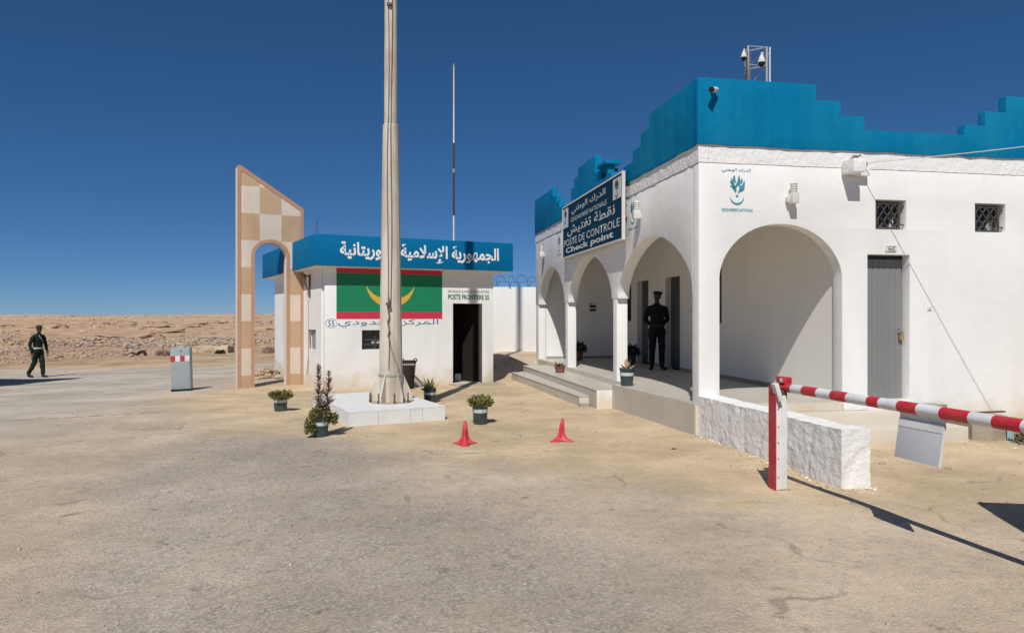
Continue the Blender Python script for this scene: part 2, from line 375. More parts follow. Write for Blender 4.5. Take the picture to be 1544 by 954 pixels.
# ------------------------------------------------------------------ ground and desert
def height(x, y):
    x = np.asarray(x, float); y = np.asarray(y, float); r = np.hypot(x, y)
    near = -.42 * np.clip((-x - 4) / 12, 0, 1) * np.clip((y - 8) / 14, 0, 1)
    near = near + .5 * sstep(18.3, 21.5, y + .25 * (fbm(x * 1.3, y * 1.3, 3) - .5)) * sstep(-1.6, -.4, x) * sstep(4.5, 3., x)
    near = near + .035 * (fbm(x * .5, y * .5, 5) - .5) * sstep(2, 6, r) + .012 * (fbm(x * 2.5, y * 2.5, 9) - .5)
    hd = np.interp(r, [0, 30, 45, 70, 100, 150, 250, 330, 420, 700, 1500, 4000], [-.42, -.42, -.2, .2, .62, 1.25, 1.85, 2.0, 2.0, 1.9, 1.2, -3.0])
    w = sstep(25, 38, r) * (y > 0) + (1 - (y > 0)) * sstep(25, 60, r)
    am = sstep(32, 60, r) * (.35 + .9 * sstep(60, 220, r))
    rid = 1 - np.abs(2 * fbm(x * .045, y * .07, 21, 5) - 1)
    n1 = (rid - .75) * 1.1 + (fbm(x * .3, y * .3, 31, 5) - .5) * .75 + (fbm(x * 1.1, y * 1.1, 41, 4) - .5) * .3
    n1 = n1 + .9 * np.maximum(0, .42 - np.abs(2 * fbm(x * .16, y * .30, 121, 5) - 1)) * (1 - .6 * sstep(60, 140, r)) - .15
    n1 = n1 + .22 * (np.round(fbm(x * .1, y * .16, 51, 4) * 7) / 7 - .5) * 2
    far = sstep(420, 900, r); hd = hd + (fbm(x * .012, y * .012, 141, 4) - .5) * 2.2 * sstep(110, 200, r) * (1 - sstep(700, 1200, r))
    return near * (1 - w) + w * hd + am * n1 * (1 - .85 * far) * .62 * (1 - .55 * sstep(110, 200, r))
def hz(x, y): return float(height(np.array([x]), np.array([y]))[0])
PW = lambda L: [gpx(*p) for p in L]
SANDP = PW([(265, 594), (350, 583), (480, 575), (800, 570), (1050, 650), (1200, 650), (1544, 630), (1900, 640), (1800, 770), (1400, 765), (1200, 770), (1000, 735), (700, 690), (560, 672), (480, 662), (380, 640)])
TARP = PW([(150, 720), (255, 692), (300, 672), (400, 655), (470, 668), (540, 690), (640, 752), (760, 748), (900, 800), (1010, 880), (1120, 1000), (1300, 1300), (200, 1300), (60, 900)])
ROADP = PW([(-900, 640), (-900, 540), (0, 541), (200, 541), (330, 541), (700, 541), (760, 545), (430, 556), (330, 566), (255, 590), (170, 618), (0, 660), (-400, 720)])
def build_ground():
    rr = np.concatenate([np.array([.25]), np.arange(.5, 12, .1), np.arange(12, 31, .13)])
    rr = np.concatenate([rr, 31 * 1.0125 ** np.arange(0, 215), 31 * 1.0125 ** 215 * 1.12 ** np.arange(1, 22)])
    aa = np.concatenate([np.linspace(R(-56), R(56), 640), np.linspace(R(56), R(304), 70)[1:-1]])
    n, k = len(rr), len(aa)
    A, RR = np.meshgrid(aa, rr); X = RR * np.sin(A); Y = RR * np.cos(A); Z = height(X, Y)
    wx = X + 1.3 * (fbm(X * .7, Y * .7, 61) - .5); wy = Y + 1.3 * (fbm(X * .7, Y * .7, 71) - .5)
    wx += .35 * (fbm(X * 3, Y * 3, 62) - .5); wy += .35 * (fbm(X * 3, Y * 3, 72) - .5)
    sand = sstep(2.0, -1.3, poly_sd(wx, wy, SANDP)) * .95
    tar = sstep(.55, -.55, poly_sd(wx, wy, TARP)) * .85
    road = sstep(1.2, -1.6, poly_sd(wx, wy, ROADP))
    rock = sstep(30, 35, RR + 3 * (fbm(X * .2, Y * .2, 81) - .5)) * (1 - .999 * road)
    sand = np.maximum(sand, .55 * sstep(27, 31, RR) * (1 - road))
    sand = np.maximum(sand * (1 - .9 * tar), .28 * (1 - tar) * (1 - road))
    split = int(np.searchsorted(rr, 30.9))
    def mesh(name, i0, i1, kind):
        sl = slice(i0, i1 + 1); nr = i1 - i0 + 1
        co = np.stack([X[sl], Y[sl], Z[sl]], -1).reshape(-1, 3)
        I, J = np.meshgrid(np.arange(nr - 1), np.arange(k), indexing='ij'); J2 = (J + 1) % k
        q = np.stack([I * k + J, (I + 1) * k + J, (I + 1) * k + J2, I * k + J2], -1).reshape(-1, 4)[:, ::-1]
        me = bpy.data.meshes.new(name); me.vertices.add(len(co)); me.vertices.foreach_set('co', co.ravel())
        me.loops.add(q.size); me.loops.foreach_set('vertex_index', q.ravel().astype(np.int32))
        me.polygons.add(len(q)); me.polygons.foreach_set('loop_start', np.arange(0, q.size, 4, dtype=np.int32)); me.polygons.foreach_set('loop_total', np.full(len(q), 4, np.int32))
        me.update(calc_edges=True); me.validate()
        for nm, arr in (('sand', sand), ('tar', tar), ('road', road), ('rock', rock)):
            a = me.attributes.new(nm, 'FLOAT', 'POINT'); a.data.foreach_set('value', arr[sl].ravel().astype(np.float32))
        me.polygons.foreach_set('use_smooth', [True] * len(me.polygons))
        me.materials.append(gmat); o = link(name, me); o['kind'] = kind; return o
    mesh('ground', 0, split, 'structure'); mesh('desert_plateau', split, n - 1, 'structure')
build_ground()

def rock_mesh(seed, sub=1, squash=.6):
    bm = bmesh.new(); bmesh.ops.create_icosphere(bm, subdivisions=sub, radius=1)
    for v in bm.verts:
        ang_ = max(abs(v.co.x), abs(v.co.y) * 1.1, abs(v.co.z) * 1.05); v.co *= .35 + .65 * (.8 / ang_)
        d = mnoise.noise(v.co * 1.3 + Vector((seed * 7.1, seed * 3.3, 0))) * .45 + mnoise.noise(v.co * 3 + Vector((seed, 0, 5))) * .18
        v.co *= 1 + d; v.co.z *= squash
    return bm
def rock_data(seed, sub=1, mat=None, squash=.6):
    bm = rock_mesh(seed, sub, squash); me = bpy.data.meshes.new('stone'); bm.to_mesh(me); bm.free(); me.materials.append(mat or stone); return me
def rock_field(name, pts, sizes, mats, kind='stuff', label=None, protos=8, sub=1):
    P = []
    for k in range(protos):
        bm = rock_mesh(k + 3, sub); bm.verts.ensure_lookup_table()
        P.append((np.array([v.co[:] for v in bm.verts]), np.array([[v.index for v in f.verts] for f in bm.faces]))); bm.free()
    V = []; Fc = []; mi = []; off = 0
    for i, (p, s) in enumerate(zip(pts, sizes)):
        v, f = P[i % protos]; a = rng.uniform(0, 6.28); c, sn = math.cos(a), math.sin(a)
        st = np.array([rng.uniform(.7, 1.4), rng.uniform(.7, 1.3), rng.uniform(.5, 1.1)]) * s
        w = v * st; w = np.stack([w[:, 0] * c - w[:, 1] * sn, w[:, 0] * sn + w[:, 1] * c, w[:, 2]], -1) + np.array(p)
        V.append(w); Fc.append(f + off); off += len(v); mi += [int(rng.random() < .3)] * len(f)
    V = np.concatenate(V); Fc = np.concatenate(Fc)
    me = bpy.data.meshes.new(name); me.vertices.add(len(V)); me.vertices.foreach_set('co', V.ravel())
    me.loops.add(Fc.size); me.loops.foreach_set('vertex_index', Fc.ravel().astype(np.int32))
    me.polygons.add(len(Fc)); me.polygons.foreach_set('loop_start', np.arange(0, Fc.size, 3, dtype=np.int32)); me.polygons.foreach_set('loop_total', np.full(len(Fc), 3, np.int32))
    me.update(calc_edges=True)
    for m in mats: me.materials.append(m)
    me.polygons.foreach_set('material_index', mi)
    o = link(name, me); o['kind'] = kind
    if label: o['label'] = label
    return o
# ------------------------------------------------------------------ gendarmerie building (local axes: x along the WC front, y along the arcade, origin at the corner)
BX, BY, BROT = 2.61, 9.73, math.atan2(.176, .984)
def W(s, t, z=0.0): return (BX + .984 * s - .176 * t, BY + .176 * s + .984 * t, z)
bld = thing('checkpoint_building', 'white arcaded building with stepped blue parapet and grey steel door', 'building', (BX, BY, 0), BROT)
FF = lambda x, z, w: Vector((x, w, z))                        # front plane, extruded in y
FL = lambda y, z, w: Vector((w, y, z))                        # arcade plane, extruded in x
def arch(x0, x1, z0, rise, ex, n=28, rev=False):
    c = (x0 + x1) / 2; h = (x1 - x0) / 2; L = []
    for i in range(n + 1):
        u = -math.cos(math.pi * i / n); L.append((c + h * u, z0 + rise * (1 - abs(u) ** ex) ** (.62 if ex < 2 else .56)))
    return L[::-1] if rev else L
ZP = 2.08
# front wall with arch, door and windows
hole_arch = [(.311, .02)] + arch(.311, 2.226, 2.2, .77, 2.1) + [(2.226, .02)]
outer = [(0, -.15), (.311, -.15)] + hole_arch[1:-1] + [(2.226, -.15), (9.2, -.15), (9.2, 3.80), (0, 3.80)]
rect = lambda a, b, c, d: [(a, c), (b, c), (b, d), (a, d)]
WIN = [(2.768, 3.276, 2.93, 3.365), (4.45, 4.986, 2.925, 3.36)]
MB().poly(outer, [rect(2.636, 3.335, .41, 2.56)] + [rect(*w) for w in WIN], FF, 0, .21).build('front_wall', white, bld, bevel=.012)
# arcade wall: openings between imposts
o2 = [(.212, 3.80), (.212, ZP)]
for a, b in ((.215, 3.46), (3.85, 7.11), (7.52, 10.41)):
    o2 += [(a, 1.99)] + arch(a, b, ZP, .90, 1.75) + [(b, 1.99)]
o2 += [(10.86, 1.99), (10.86, 3.80)]
o2 = [p for i, p in enumerate(o2) if i == 0 or (abs(p[0] - o2[i - 1][0]) + abs(p[1] - o2[i - 1][1])) > 1e-4]
MB().poly(o2, [], FL, 0.0, .22).build('arcade_wall', white, bld, bevel=.01)
for (t0, t1) in ((3.54, 3.77), (7.19, 7.44), (10.49, 10.84)):
    MB().box(.004, .215, t0, t1, .0, 1.992).build('column', white, bld, bevel=.012)
MB().box(2.26, 2.45, .212, 3.78, .1, 3.74).box(2.26, 2.45, 4.55, 5.79, .1, 3.74).box(2.26, 2.45, 6.63, 7.73, .1, 3.74).box(2.26, 2.45, 8.54, 9.0, .1, 3.74).box(2.26, 2.45, 9.7, 10.49, .1, 3.74) \
    .box(2.26, 2.45, 3.78, 4.55, .1, 1.52).box(2.26, 2.45, 3.78, 4.55, 2.62, 3.74).box(2.26, 2.45, 5.79, 6.63, 2.58, 3.74).box(2.26, 2.45, 7.73, 8.54, 2.58, 3.74).box(2.26, 2.45, 9.0, 9.7, .1, 1.52).box(2.26, 2.45, 9.0, 9.7, 2.62, 3.74).build('portico_back_wall', cream, bld)
MB().box(.222, 2.8, 10.495, 10.7, .0, 3.74).build('portico_end_wall', white, bld)
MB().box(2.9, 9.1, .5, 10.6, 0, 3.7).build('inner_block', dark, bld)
MB().box(.02, 9.1, .03, 10.8, 3.745, 4.02).build('roof_slab', cream, bld)
MB().box(9.0, 9.2, .22, 10.8, 0, 3.8).box(2.81, 9.0, 10.6, 10.86, 0, 3.8).build('rear_wall', white, bld)
# rough plaster band
def rough_box(x0, x1, y0, y1, z0, z1, step, amp, seed=0, sc=5.0):
    bm = bmesh.new(); bmesh.ops.create_cube(bm, size=1)
    for v in bm.verts: v.co = Vector((x0 + (v.co.x + .5) * (x1 - x0), y0 + (v.co.y + .5) * (y1 - y0), z0 + (v.co.z + .5) * (z1 - z0)))
    for ax, L in ((0, x1 - x0), (1, y1 - y0), (2, z1 - z0)):
        k = max(0, int(round(L / step)) - 1)
        lo = (x0, y0, z0)[ax]
        for i in range(1, k + 1):
            no = [0, 0, 0]; no[ax] = 1; co = [0, 0, 0]; co[ax] = lo + L * i / (k + 1)
            bmesh.ops.bisect_plane(bm, geom=bm.verts[:] + bm.edges[:] + bm.faces[:], plane_co=co, plane_no=no)
    bm.normal_update()
    for v in bm.verts:
        d = mnoise.fractal(v.co * sc + Vector((seed, 0, 0)), 1.0, 2.0, 5) * amp
        v.co += v.normal * d
    return bm
def from_bm(name, bm, mat, parent=None, loc=None, smooth=True, ang=60):
    me = bpy.data.meshes.new(name); bm.to_mesh(me); bm.free(); me.materials.append(mat)
    if smooth: me.polygons.foreach_set('use_smooth', [True] * len(me.polygons)); me.set_sharp_from_angle(angle=R(ang))
    return link(name, me, parent, loc)
from_bm('plaster_band', rough_box(-.010, .14, -.008, 10.87, 3.805, 4.09, .06, .009, 1, 7), white_rough, bld)
from_bm('plaster_band', rough_box(.145, 9.2, -.006, .14, 3.805, 4.09, .06, .008, 5, 7), white_rough, bld)
# stepped parapets
ST = [(0, 4.98), (1.785, 4.98), (1.785, 4.76), (2.175, 4.76), (2.175, 4.555), (2.56, 4.555), (2.56, 4.37)]
def wob(a, b, z, k): return [(a + (b - a) * i / k, z + random.uniform(-.012, .012)) for i in range(k + 1)]
fp = [(-.034, 4.98)] + [(a, z) for a, z in ST[1:]] + [(4.24, 4.37), (4.24, 4.52), (4.595, 4.52), (4.595, 4.74), (4.965, 4.74), (4.965, 4.99), (8.4, 4.99), (8.4, 4.76), (9.2, 4.76)] + wob(9.2, -.034, 4.055, 40)
MB().poly(fp, [], FF, -.034, .105).build('parapet', blue, bld, bevel=.012)
lp = [(.107, 4.98)] + ST[1:] + [(3.05, 4.37), (3.05, 4.17), (3.75, 4.17), (3.75, 4.44), (3.98, 4.44), (3.98, 4.62), (4.83, 4.62), (4.83, 5.0), (6.13, 5.0), (6.13, 4.82), (6.47, 4.82), (6.47, 4.63), (6.76, 4.63), (6.76, 4.17),
     (7.4, 4.17), (7.4, 4.37), (7.85, 4.37), (7.85, 4.56), (8.2, 4.56), (8.2, 4.76), (8.58, 4.76), (8.58, 5.0), (10.86, 5.03)] + wob(10.86, .107, 4.055, 44)
MB().poly(lp, [rect(4.12, 4.4, 4.40, 4.53)], FL, -.034, .105).build('parapet', blue, bld, bevel=.012)
MB().box(-.10, .22, 3.90, 4.5, 4.63, 4.70).build('parapet_cap', blue, bld, bevel=.01)
MB().box(.108, .2, 4.05, 4.5, 4.35, 4.57).build('spout_shade_back', dark, bld)  # near-black backing paints the shade seen inside the parapet hole
MB().box(.2, .5, 6.85, 7.3, 4.03, 4.44).build('roof_block', white, bld, bevel=.02)
# floor, curb and steps
fl = [(-.045, .0), (-.30, 2.86), (-.02, 2.87), (-.02, 10.49), (2.26, 10.49), (2.26, .0)]
FZ = lambda x, y, z: Vector((x, y, z))
MB().poly(fl, [], FZ, -.1, .405).build('porch_slab', terr, bld)
def in_poly(p, P):
    c = False; n = len(P)
    for i in range(n):
        (ax, ay), (bx, by) = P[i], P[(i + 1) % n]
        if (ay > p[1]) != (by > p[1]) and p[0] < (bx - ax) * (p[1] - ay) / (by - ay) + ax: c = not c
    return c
def clip_half(poly, a, b, c):                                  # keep a*x+b*y<=c
    out = []
    for i in range(len(poly)):
        p, q = poly[i], poly[(i + 1) % len(poly)]; fp_, fq = a * p[0] + b * p[1] - c, a * q[0] + b * q[1] - c
        if fp_ <= 0: out.append(p)
        if fp_ * fq < 0: k = fp_ / (fp_ - fq); out.append((p[0] + k * (q[0] - p[0]), p[1] + k * (q[1] - p[1])))
    return out
ts = .45; g = .003
for i in range(-1, 6):                                        # porch floor tiles
    for j in range(0, 24):
        x0, x1, y0, y1 = -.02 + i * ts + g, -.02 + (i + 1) * ts - g, .004 + j * ts + g, .004 + (j + 1) * ts - g
        q = [(x0, y0), (x1, y0), (x1, min(y1, 10.48)), (x0, min(y1, 10.48))]
        q = clip_half(q, 1, 0, 2.24)
        if y0 < 2.85:
            q = clip_half(q, 0, 1, 2.85) if i == -1 else q
            q = clip_half(q, -2.86, -.255, .045 * 2.86 + .0)
        elif i == -1: continue
        if len(q) < 3 or y0 > 10.45: continue
        MB().poly(q, [], FZ, .405, .43 + random.uniform(-.0012, .0012)).build('floor_tile', tile, bld, smooth=False)
d0 = Vector((-.30 + .045, 2.86, 0)).normalized(); nn = Vector((-d0.y, d0.x, 0)); L0 = math.hypot(.255, 2.86)
k = 0.0
while k < L0 - .05:                                           # tiles on the curb front
    k1 = min(k + .6, L0); T = Matrix.Translation(Vector((-.045, 0, 0)) + d0 * 0) @ Matrix(((d0.x, nn.x, 0, 0), (d0.y, nn.y, 0, 0), (0, 0, 1, 0), (0, 0, 0, 1)))
    MB().box(k + .003, k1 - .003, .002, .016, -.05, .425, T=T).build('curb_tile', tile_f, bld, smooth=False); k = k1
def stair(x0, x1, ya, yb, z0, z1, skew, n):                   # step: core, riser tiles, tread tiles, end tile
    MB().poly([(x0 + .012, ya + .01), (x0 + skew + .012, yb), (x1, yb), (x1, ya + .01)], [], FZ, z0, z1 - .018).build('step_core', terr, bld)
    for i in range(n):
        a, b = ya + (yb - ya) * i / n + .003, ya + (yb - ya) * (i + 1) / n - .003
        xa = x0 + skew * (a - ya) / (yb - ya); xb = x0 + skew * (b - ya) / (yb - ya)
        MB().poly([(xa, a), (xb, b), (xb + .012, b), (xa + .012, a)], [], FZ, z0, z1 - .019).build('riser_tile', tile_f, bld, smooth=False)
        MB().poly([(xa - .008, a), (xb - .008, b), (x1, b), (x1, a)], [], FZ, z1 - .018, z1 + random.uniform(-.0015, .0015)).build('tread_tile', tile, bld, smooth=False)
stair(-.60, -.022, 2.872, 9.3, -.05, .335, -.08, 11)
stair(-.80, -.61, 3.32, 8.9, -.1, .185, -.27, 10)
MB().box(-.602, -.022, 2.858, 2.870, -.05, .330).build('step_end_tile', white, bld, smooth=False)
rr_ = rough_box(-.80, -.62, 3.22, 3.318, -.1, .05, .04, .03, 8, 8)
from_bm('broken_step_edge', rr_, conc, bld)
# skirting of the portico
MB().box(2.246, 2.259, .22, 5.78, .431, .50).box(2.246, 2.259, 6.64, 7.72, .431, .50).box(2.246, 2.259, 8.55, 10.48, .431, .50).box(.23, 2.245, 10.480, 10.493, .431, .50).build('skirting', conc, bld)
# portico doors and windows in the back wall
def back_door(t0, t1, note=False):
    d = MB().box(2.40, 2.44, t0 + .004, t1 - .004, .434, 2.575).build('portico_door', darkdoor, bld, bevel=.004)
    MB().tube((2.395, t0 + .12, 1.42), (2.36, t0 + .12, 1.42), .012).tube((2.36, t0 + .12, 1.42), (2.36, t0 + .24, 1.42), .01).build('handle', galv, d)
    if note: MB().box(2.393, 2.399, t0 + .02, t0 + .26, 1.75, 2.12).build('paper_notice', paper, d)
back_door(5.79, 6.63, True); back_door(7.73, 8.54)
def grille(parent, x0, x1, z0, z1, fr, w, nx=3, nz=2, r=.009):
    g_ = MB(); fw = .028
    for a in ((x0, x0 + fw, z0, z1), (x1 - fw, x1, z0, z1), (x0 + fw, x1 - fw, z0, z0 + fw), (x0 + fw, x1 - fw, z1 - fw, z1)):
        g_.poly(rect(*a), [], fr, w - .01, w + .012)
    X0, X1, Z0, Z1 = x0 + fw, x1 - fw, z0 + fw, z1 - fw; dx = (X1 - X0) / nx; dz = (Z1 - Z0) / nz
    for i in range(nx):
        for j in range(nz):
            a, b, c, d = X0 + i * dx, X0 + (i + 1) * dx, Z0 + j * dz, Z0 + (j + 1) * dz; mx_, mz_ = (a + b) / 2, (c + d) / 2
            for p, q in (((a, mz_), (mx_, d)), ((mx_, d), (b, mz_)), ((b, mz_), (mx_, c)), ((mx_, c), (a, mz_))): g_.tube(fr(*p, w), fr(*q, w), r, r, 6)
            for p in ((a, mz_), (mx_, d), (b, mz_), (mx_, c)): g_.poly(rect(p[0] - .018, p[0] + .018, p[1] - .008, p[1] + .008), [], fr, w - .013, w - .0005)
    return g_.build('grille', iron, parent)
for (a, b, c, d) in WIN:
    w_ = MB().box(a + .002, b - .002, .17, .205, c + .002, d - .002).build('window', glass, bld)
    grille(w_, a + .02, b - .07, c + .01, d - .03, FF, .05)
    MB().box(a + .35, b - .1, .150, .168, c + .02, c + .16).build('rag', paper, w_)
    gp = MB()
    for z_ in (c + .07, d - .09): gp.box(b - .07, b - .003, .04, .055, z_, z_ + .02).box(a + .003, a + .02, .04, .055, z_, z_ + .02)
    gp.build('grille_lug', iron, w_)
for t0, t1 in ((3.78, 4.55), (9.0, 9.7)):
    w_ = MB().box(2.38, 2.40, t0 + .002, t1 - .002, 1.522, 2.618).build('portico_window', glass, bld)
    grille(w_, t0 + .02, t1 - .02, 1.54, 2.6, FL, 2.3, 3, 4)
# grey steel door marked WC
dr = MB(); z0, z1 = .42, 2.50; n = 7
xs = [2.645 + (3.328 - 2.645) * i / n for i in range(n + 1)]
for i in range(n):
    a, b = xs[i], xs[i + 1]; dr.poly([(a, .162), (a + .02, .150), (b - .014, .150), (b, .162), (b, .178), (a, .178)], [], lambda x, y, z: Vector((x, y, z)), z0, z1)
sdoor = dr.build('steel_door', greym, bld, ang=20)
MB().box(2.638, 3.333, .10, .2, .412, .424).build('threshold', terr, bld)
MB().box(2.640, 3.331, .15, .2, 2.505, 2.557).build('door_head', black, bld)
lk = MB().box(3.25, 3.31, .125, .149, 1.40, 1.45); lk.tube((3.26, .135, 1.47), (3.30, .135, 1.47), .008); lk.build('hasp', galv, sdoor)
MB().box(3.252, 3.312, .098, .124, 1.30, 1.385).tube((3.264, .111, 1.385), (3.264, .111, 1.43), .006).tube((3.30, .111, 1.385), (3.30, .111, 1.43), .006).tube((3.264, .111, 1.43), (3.30, .111, 1.43), .006).build('padlock', brass, sdoor, bevel=.003)
# terrace below the front
MB().box(.32, 3.5, -.30, -.002, -.1, .285).build('terrace_step', terr, bld, bevel=.01)
MB().box(.32, 3.28, -1.12, -.302, -.1, .195).build('terrace_step', terr, bld, bevel=.01)
MB().box(.312, 2.225, -.004, .0, .29, .40).build('porch_sill', terr, bld)
MB().box(2.23, 2.62, -.03, -.001, .287, .405).build('wall_foot', white_rough, bld, bevel=.01)
# rough low wall running forward from the corner
def low_wall():
    bm = rough_box(-.01, .30, -3.12, -.003, -.12, .54, .035, .0, 3)
    for v in bm.verts:
        p = v.co; n = v.normal
        r1 = mnoise.fractal(p * 4.2, 1.0, 2.1, 6); r2 = mnoise.noise(p * 1.7 + Vector((3, 1, 0))); r3 = max(0, mnoise.noise(p * 11 + Vector((0, 4, 0)))) ** 2
        cr = mnoise.noise(Vector((p.y * 3.1 + p.z * 1.2, p.z * .9, p.x))); crack = -.03 * max(0, 1 - abs(cr) / .05)
        r4 = mnoise.noise(Vector((p.y * 7 + p.z * 5, p.z * 1.2 - p.y, p.x * 3)))
        v.co += n * (r1 * .007 + r2 * .014 + r4 * .004 - r3 * .022 + crack * .6)
        if p.z > .45: v.co.z += .03 * (-p.y / 3.1)
    return from_bm('low_wall', bm, white_rough, None, None)
lw = low_wall(); lw.location = (BX, BY, 0); lw.rotation_euler = (0, 0, BROT)
tag(lw, 'rough lumpy whitewashed low wall running forward from the building corner', 'low wall')

# ------------------------------------------------------------------ lettering
AR = {'ا': ('FE8D', 2), 'إ': ('FE87', 2), 'ب': ('FE8F', 4), 'ة': ('FE93', 2), 'ت': ('FE95', 4), 'ج': ('FE9D', 4), 'ح': ('FEA1', 4), 'د': ('FEA9', 2), 'ر': ('FEAD', 2), 'ز': ('FEAF', 2), 'س': ('FEB1', 4), 'ش': ('FEB5', 4),
      'ط': ('FEC1', 4), 'ف': ('FED1', 4), 'ق': ('FED5', 4), 'ك': ('FED9', 4), 'ل': ('FEDD', 4), 'م': ('FEE1', 4), 'ن': ('FEE5', 4), 'ه': ('FEE9', 4), 'و': ('FEED', 2), 'ي': ('FEF1', 4), 'ى': ('FEEF', 2), 'ٱ': ('FEFB', 2), 'ٳ': ('FEF9', 2)}
def shape_ar(txt):
    txt = txt.replace('لا', 'ٱ').replace('لإ', 'ٳ'); out = []
    for i, ch in enumerate(txt):
        if ch not in AR: out.append(ch); continue
        base, k = AR[ch]; base = int(base, 16)
        prev = i > 0 and txt[i - 1] in AR and AR[txt[i - 1]][1] == 4
        nxt = i + 1 < len(txt) and txt[i + 1] in AR and k == 4
        form = 3 if prev and nxt else 2 if nxt else 1 if prev else 0
        out.append(chr(base + form))
    return ''.join(out[::-1])
def text(name, body, mat, parent, org, u, v, width, height, arabic=False, bold=0.0, shear=0.0, lift=.003):
    """lettering laid on a plane: org is the lower left corner, u and v span it"""
    c = bpy.data.curves.new(name, 'FONT'); c.body = shape_ar(body) if arabic else body; c.resolution_u = 3; c.offset = bold; c.shear = shear
    t = bpy.data.objects.new(name, c); me = bpy.data.meshes.new_from_object(t)
    bpy.data.objects.remove(t); bpy.data.curves.remove(c)
    n = len(me.vertices); co = np.zeros(n * 3); me.vertices.foreach_get('co', co); co = co.reshape(-1, 3)
    lo, hi = co.min(0), co.max(0); co = (co - lo) / np.maximum(hi - lo, 1e-6)
    u = np.array(u, float); v = np.array(v, float); nn = np.cross(u, v)
    w = np.array(org) + np.outer(co[:, 0] * width, u) + np.outer(co[:, 1] * height, v) + nn * lift
    me.vertices.foreach_set('co', w.ravel()); me.materials.clear(); me.materials.append(mat); me.update(); me.name = name
    return link(name, me, parent)
def flat(name, polys, mat, parent, org, u, v, lift=.003, sc=1.0):
    mb = MB(); u = Vector(u); v = Vector(v); nn = u.cross(v)
    for P in polys: mb.poly(P, [], lambda a, b, w: Vector(org) + u * (a * sc) + v * (b * sc) + nn * w, lift, lift + .001)
    return mb.build(name, mat, parent, smooth=False)
def star(cx, cy, r):
    return [(cx + (r if i % 2 == 0 else r * .42) * math.sin(i * math.pi / 5), cy + (r if i % 2 == 0 else r * .42) * math.cos(i * math.pi / 5)) for i in range(10)]
def crescent(cx, cy, r, a0, a1, thick, n=24):
    o = []; i_ = []
    for k in range(n + 1):
        a = R(a0 + (a1 - a0) * k / n); f = math.sin(math.pi * k / n)
        o.append((cx + r * math.cos(a), cy + r * math.sin(a))); i_.append((cx + (r - thick * f) * math.cos(a), cy + (r - thick * f) * math.sin(a)))
    return o + i_[::-1][1:-1]
def leaf2(p, q, w, bend=0.0, n=8):
    p = Vector(p); q = Vector(q); d = q - p; nx = Vector((-d.y, d.x)).normalized(); A = []; B = []
    for k in range(n + 1):
        t = k / n; c = p + d * t + nx * (bend * math.sin(math.pi * t)); ww = 1.12 * w * math.sin(math.pi * (.12 + .88 * t) if t < 1 else math.pi) ** .8 * (1 if t > 0 else .5)
        A.append(c + nx * ww); B.append(c - nx * ww)
    return [tuple(x) for x in A] + [tuple(x) for x in B[::-1][1:]]
def flame_polys():
    L = []
    L.append(leaf2((-.02, -.05), (-.125, .06), .026, -.03)); L.append(leaf2((-.045, .0), (-.13, .125), .020, -.025))
    L.append(leaf2((-.06, .07), (-.095, .18), .018, .012)); L.append(leaf2((-.03, .1), (-.045, .235), .020, .015))
    L.append(leaf2((-.03, .03), (.03, .235), .024, -.03)); L.append(leaf2((.02, -.06), (.03, .10), .020, -.035))
    L.append(leaf2((.06, -.03), (.128, .07), .020, -.012)); L.append(leaf2((.07, .04), (.125, .145), .018, -.02)); L.append(leaf2((.06, .09), (.085, .185), .016, -.008))
    return L
def emblem(parent, org, u, v, sc, m, words=True, nm='emblem'):
    P = flame_polys() + [star(0, -.105, .033), crescent(0, -.13, .118, 168, 372, .032)]
    e = flat(nm, P, m, parent, org, u, v, .003, sc)
    if words:
        U = Vector(u) * sc; V = Vector(v) * sc; O = Vector(org)
        text('lettering', 'الدرك الوطني', m, parent, O + U * -.26 + V * .265, u, v, .50 * sc, .075 * sc, True, .01)
        text('lettering', 'GENDARMERIE NATIONALE', m, parent, O + U * -.27 + V * -.355, u, v, .54 * sc, .05 * sc, False, .01)
    return e
XF, ZF = (1, 0, 0), (0, 0, 1); XL = (0, -1, 0)
emblem(bld, (.575, -.001, 3.44), XF, ZF, .88, ink_teal)
emblem(bld, (-.001, 2.66, 3.50), XL, ZF, .88, ink_teal)
emblem(bld, (-.001, 8.05, 3.50), XL, ZF, .88, ink_teal)
wc = MB().box(2.925, 3.105, -.016, -.001, 2.605, 2.70).build('door_plate', paper, bld, bevel=.003)
text('lettering', 'WC', ink_black, bld, (2.955, -.016, 2.612), XF, ZF, .12, .048, False, .02)
text('lettering', 'دورة المياه', ink_black, bld, (2.94, -.016, 2.665), XF, ZF, .15, .028, True, .02)
MB().box(3.63, 3.70, -.012, -.001, 1.74, 1.81).tube((3.655, -.03, 1.775), (3.655, -.012, 1.775), .008).build('switch_plate', whitep, bld, bevel=.003)
MB().box(2.225, 2.258, 5.05, 5.28, 1.74, 1.83).build('switch_plate', paper, bld, bevel=.003)
MB().box(2.225, 2.258, 9.05, 9.22, 2.66, 2.80).build('door_lamp', conc, bld, bevel=.01)
nt_ = MB().box(1.50, 1.74, 10.478, 10.492, 1.74, 2.06).build('notice_board', paper, bld)
for r_ in (rect(-.09, .09, .02, .09), rect(-.09, .09, -.08, -.02), rect(-.1, -.03, .11, .13)): flat('printed_line', [r_], ink_black, nt_, (1.62, 10.477, 1.89), XF, ZF)
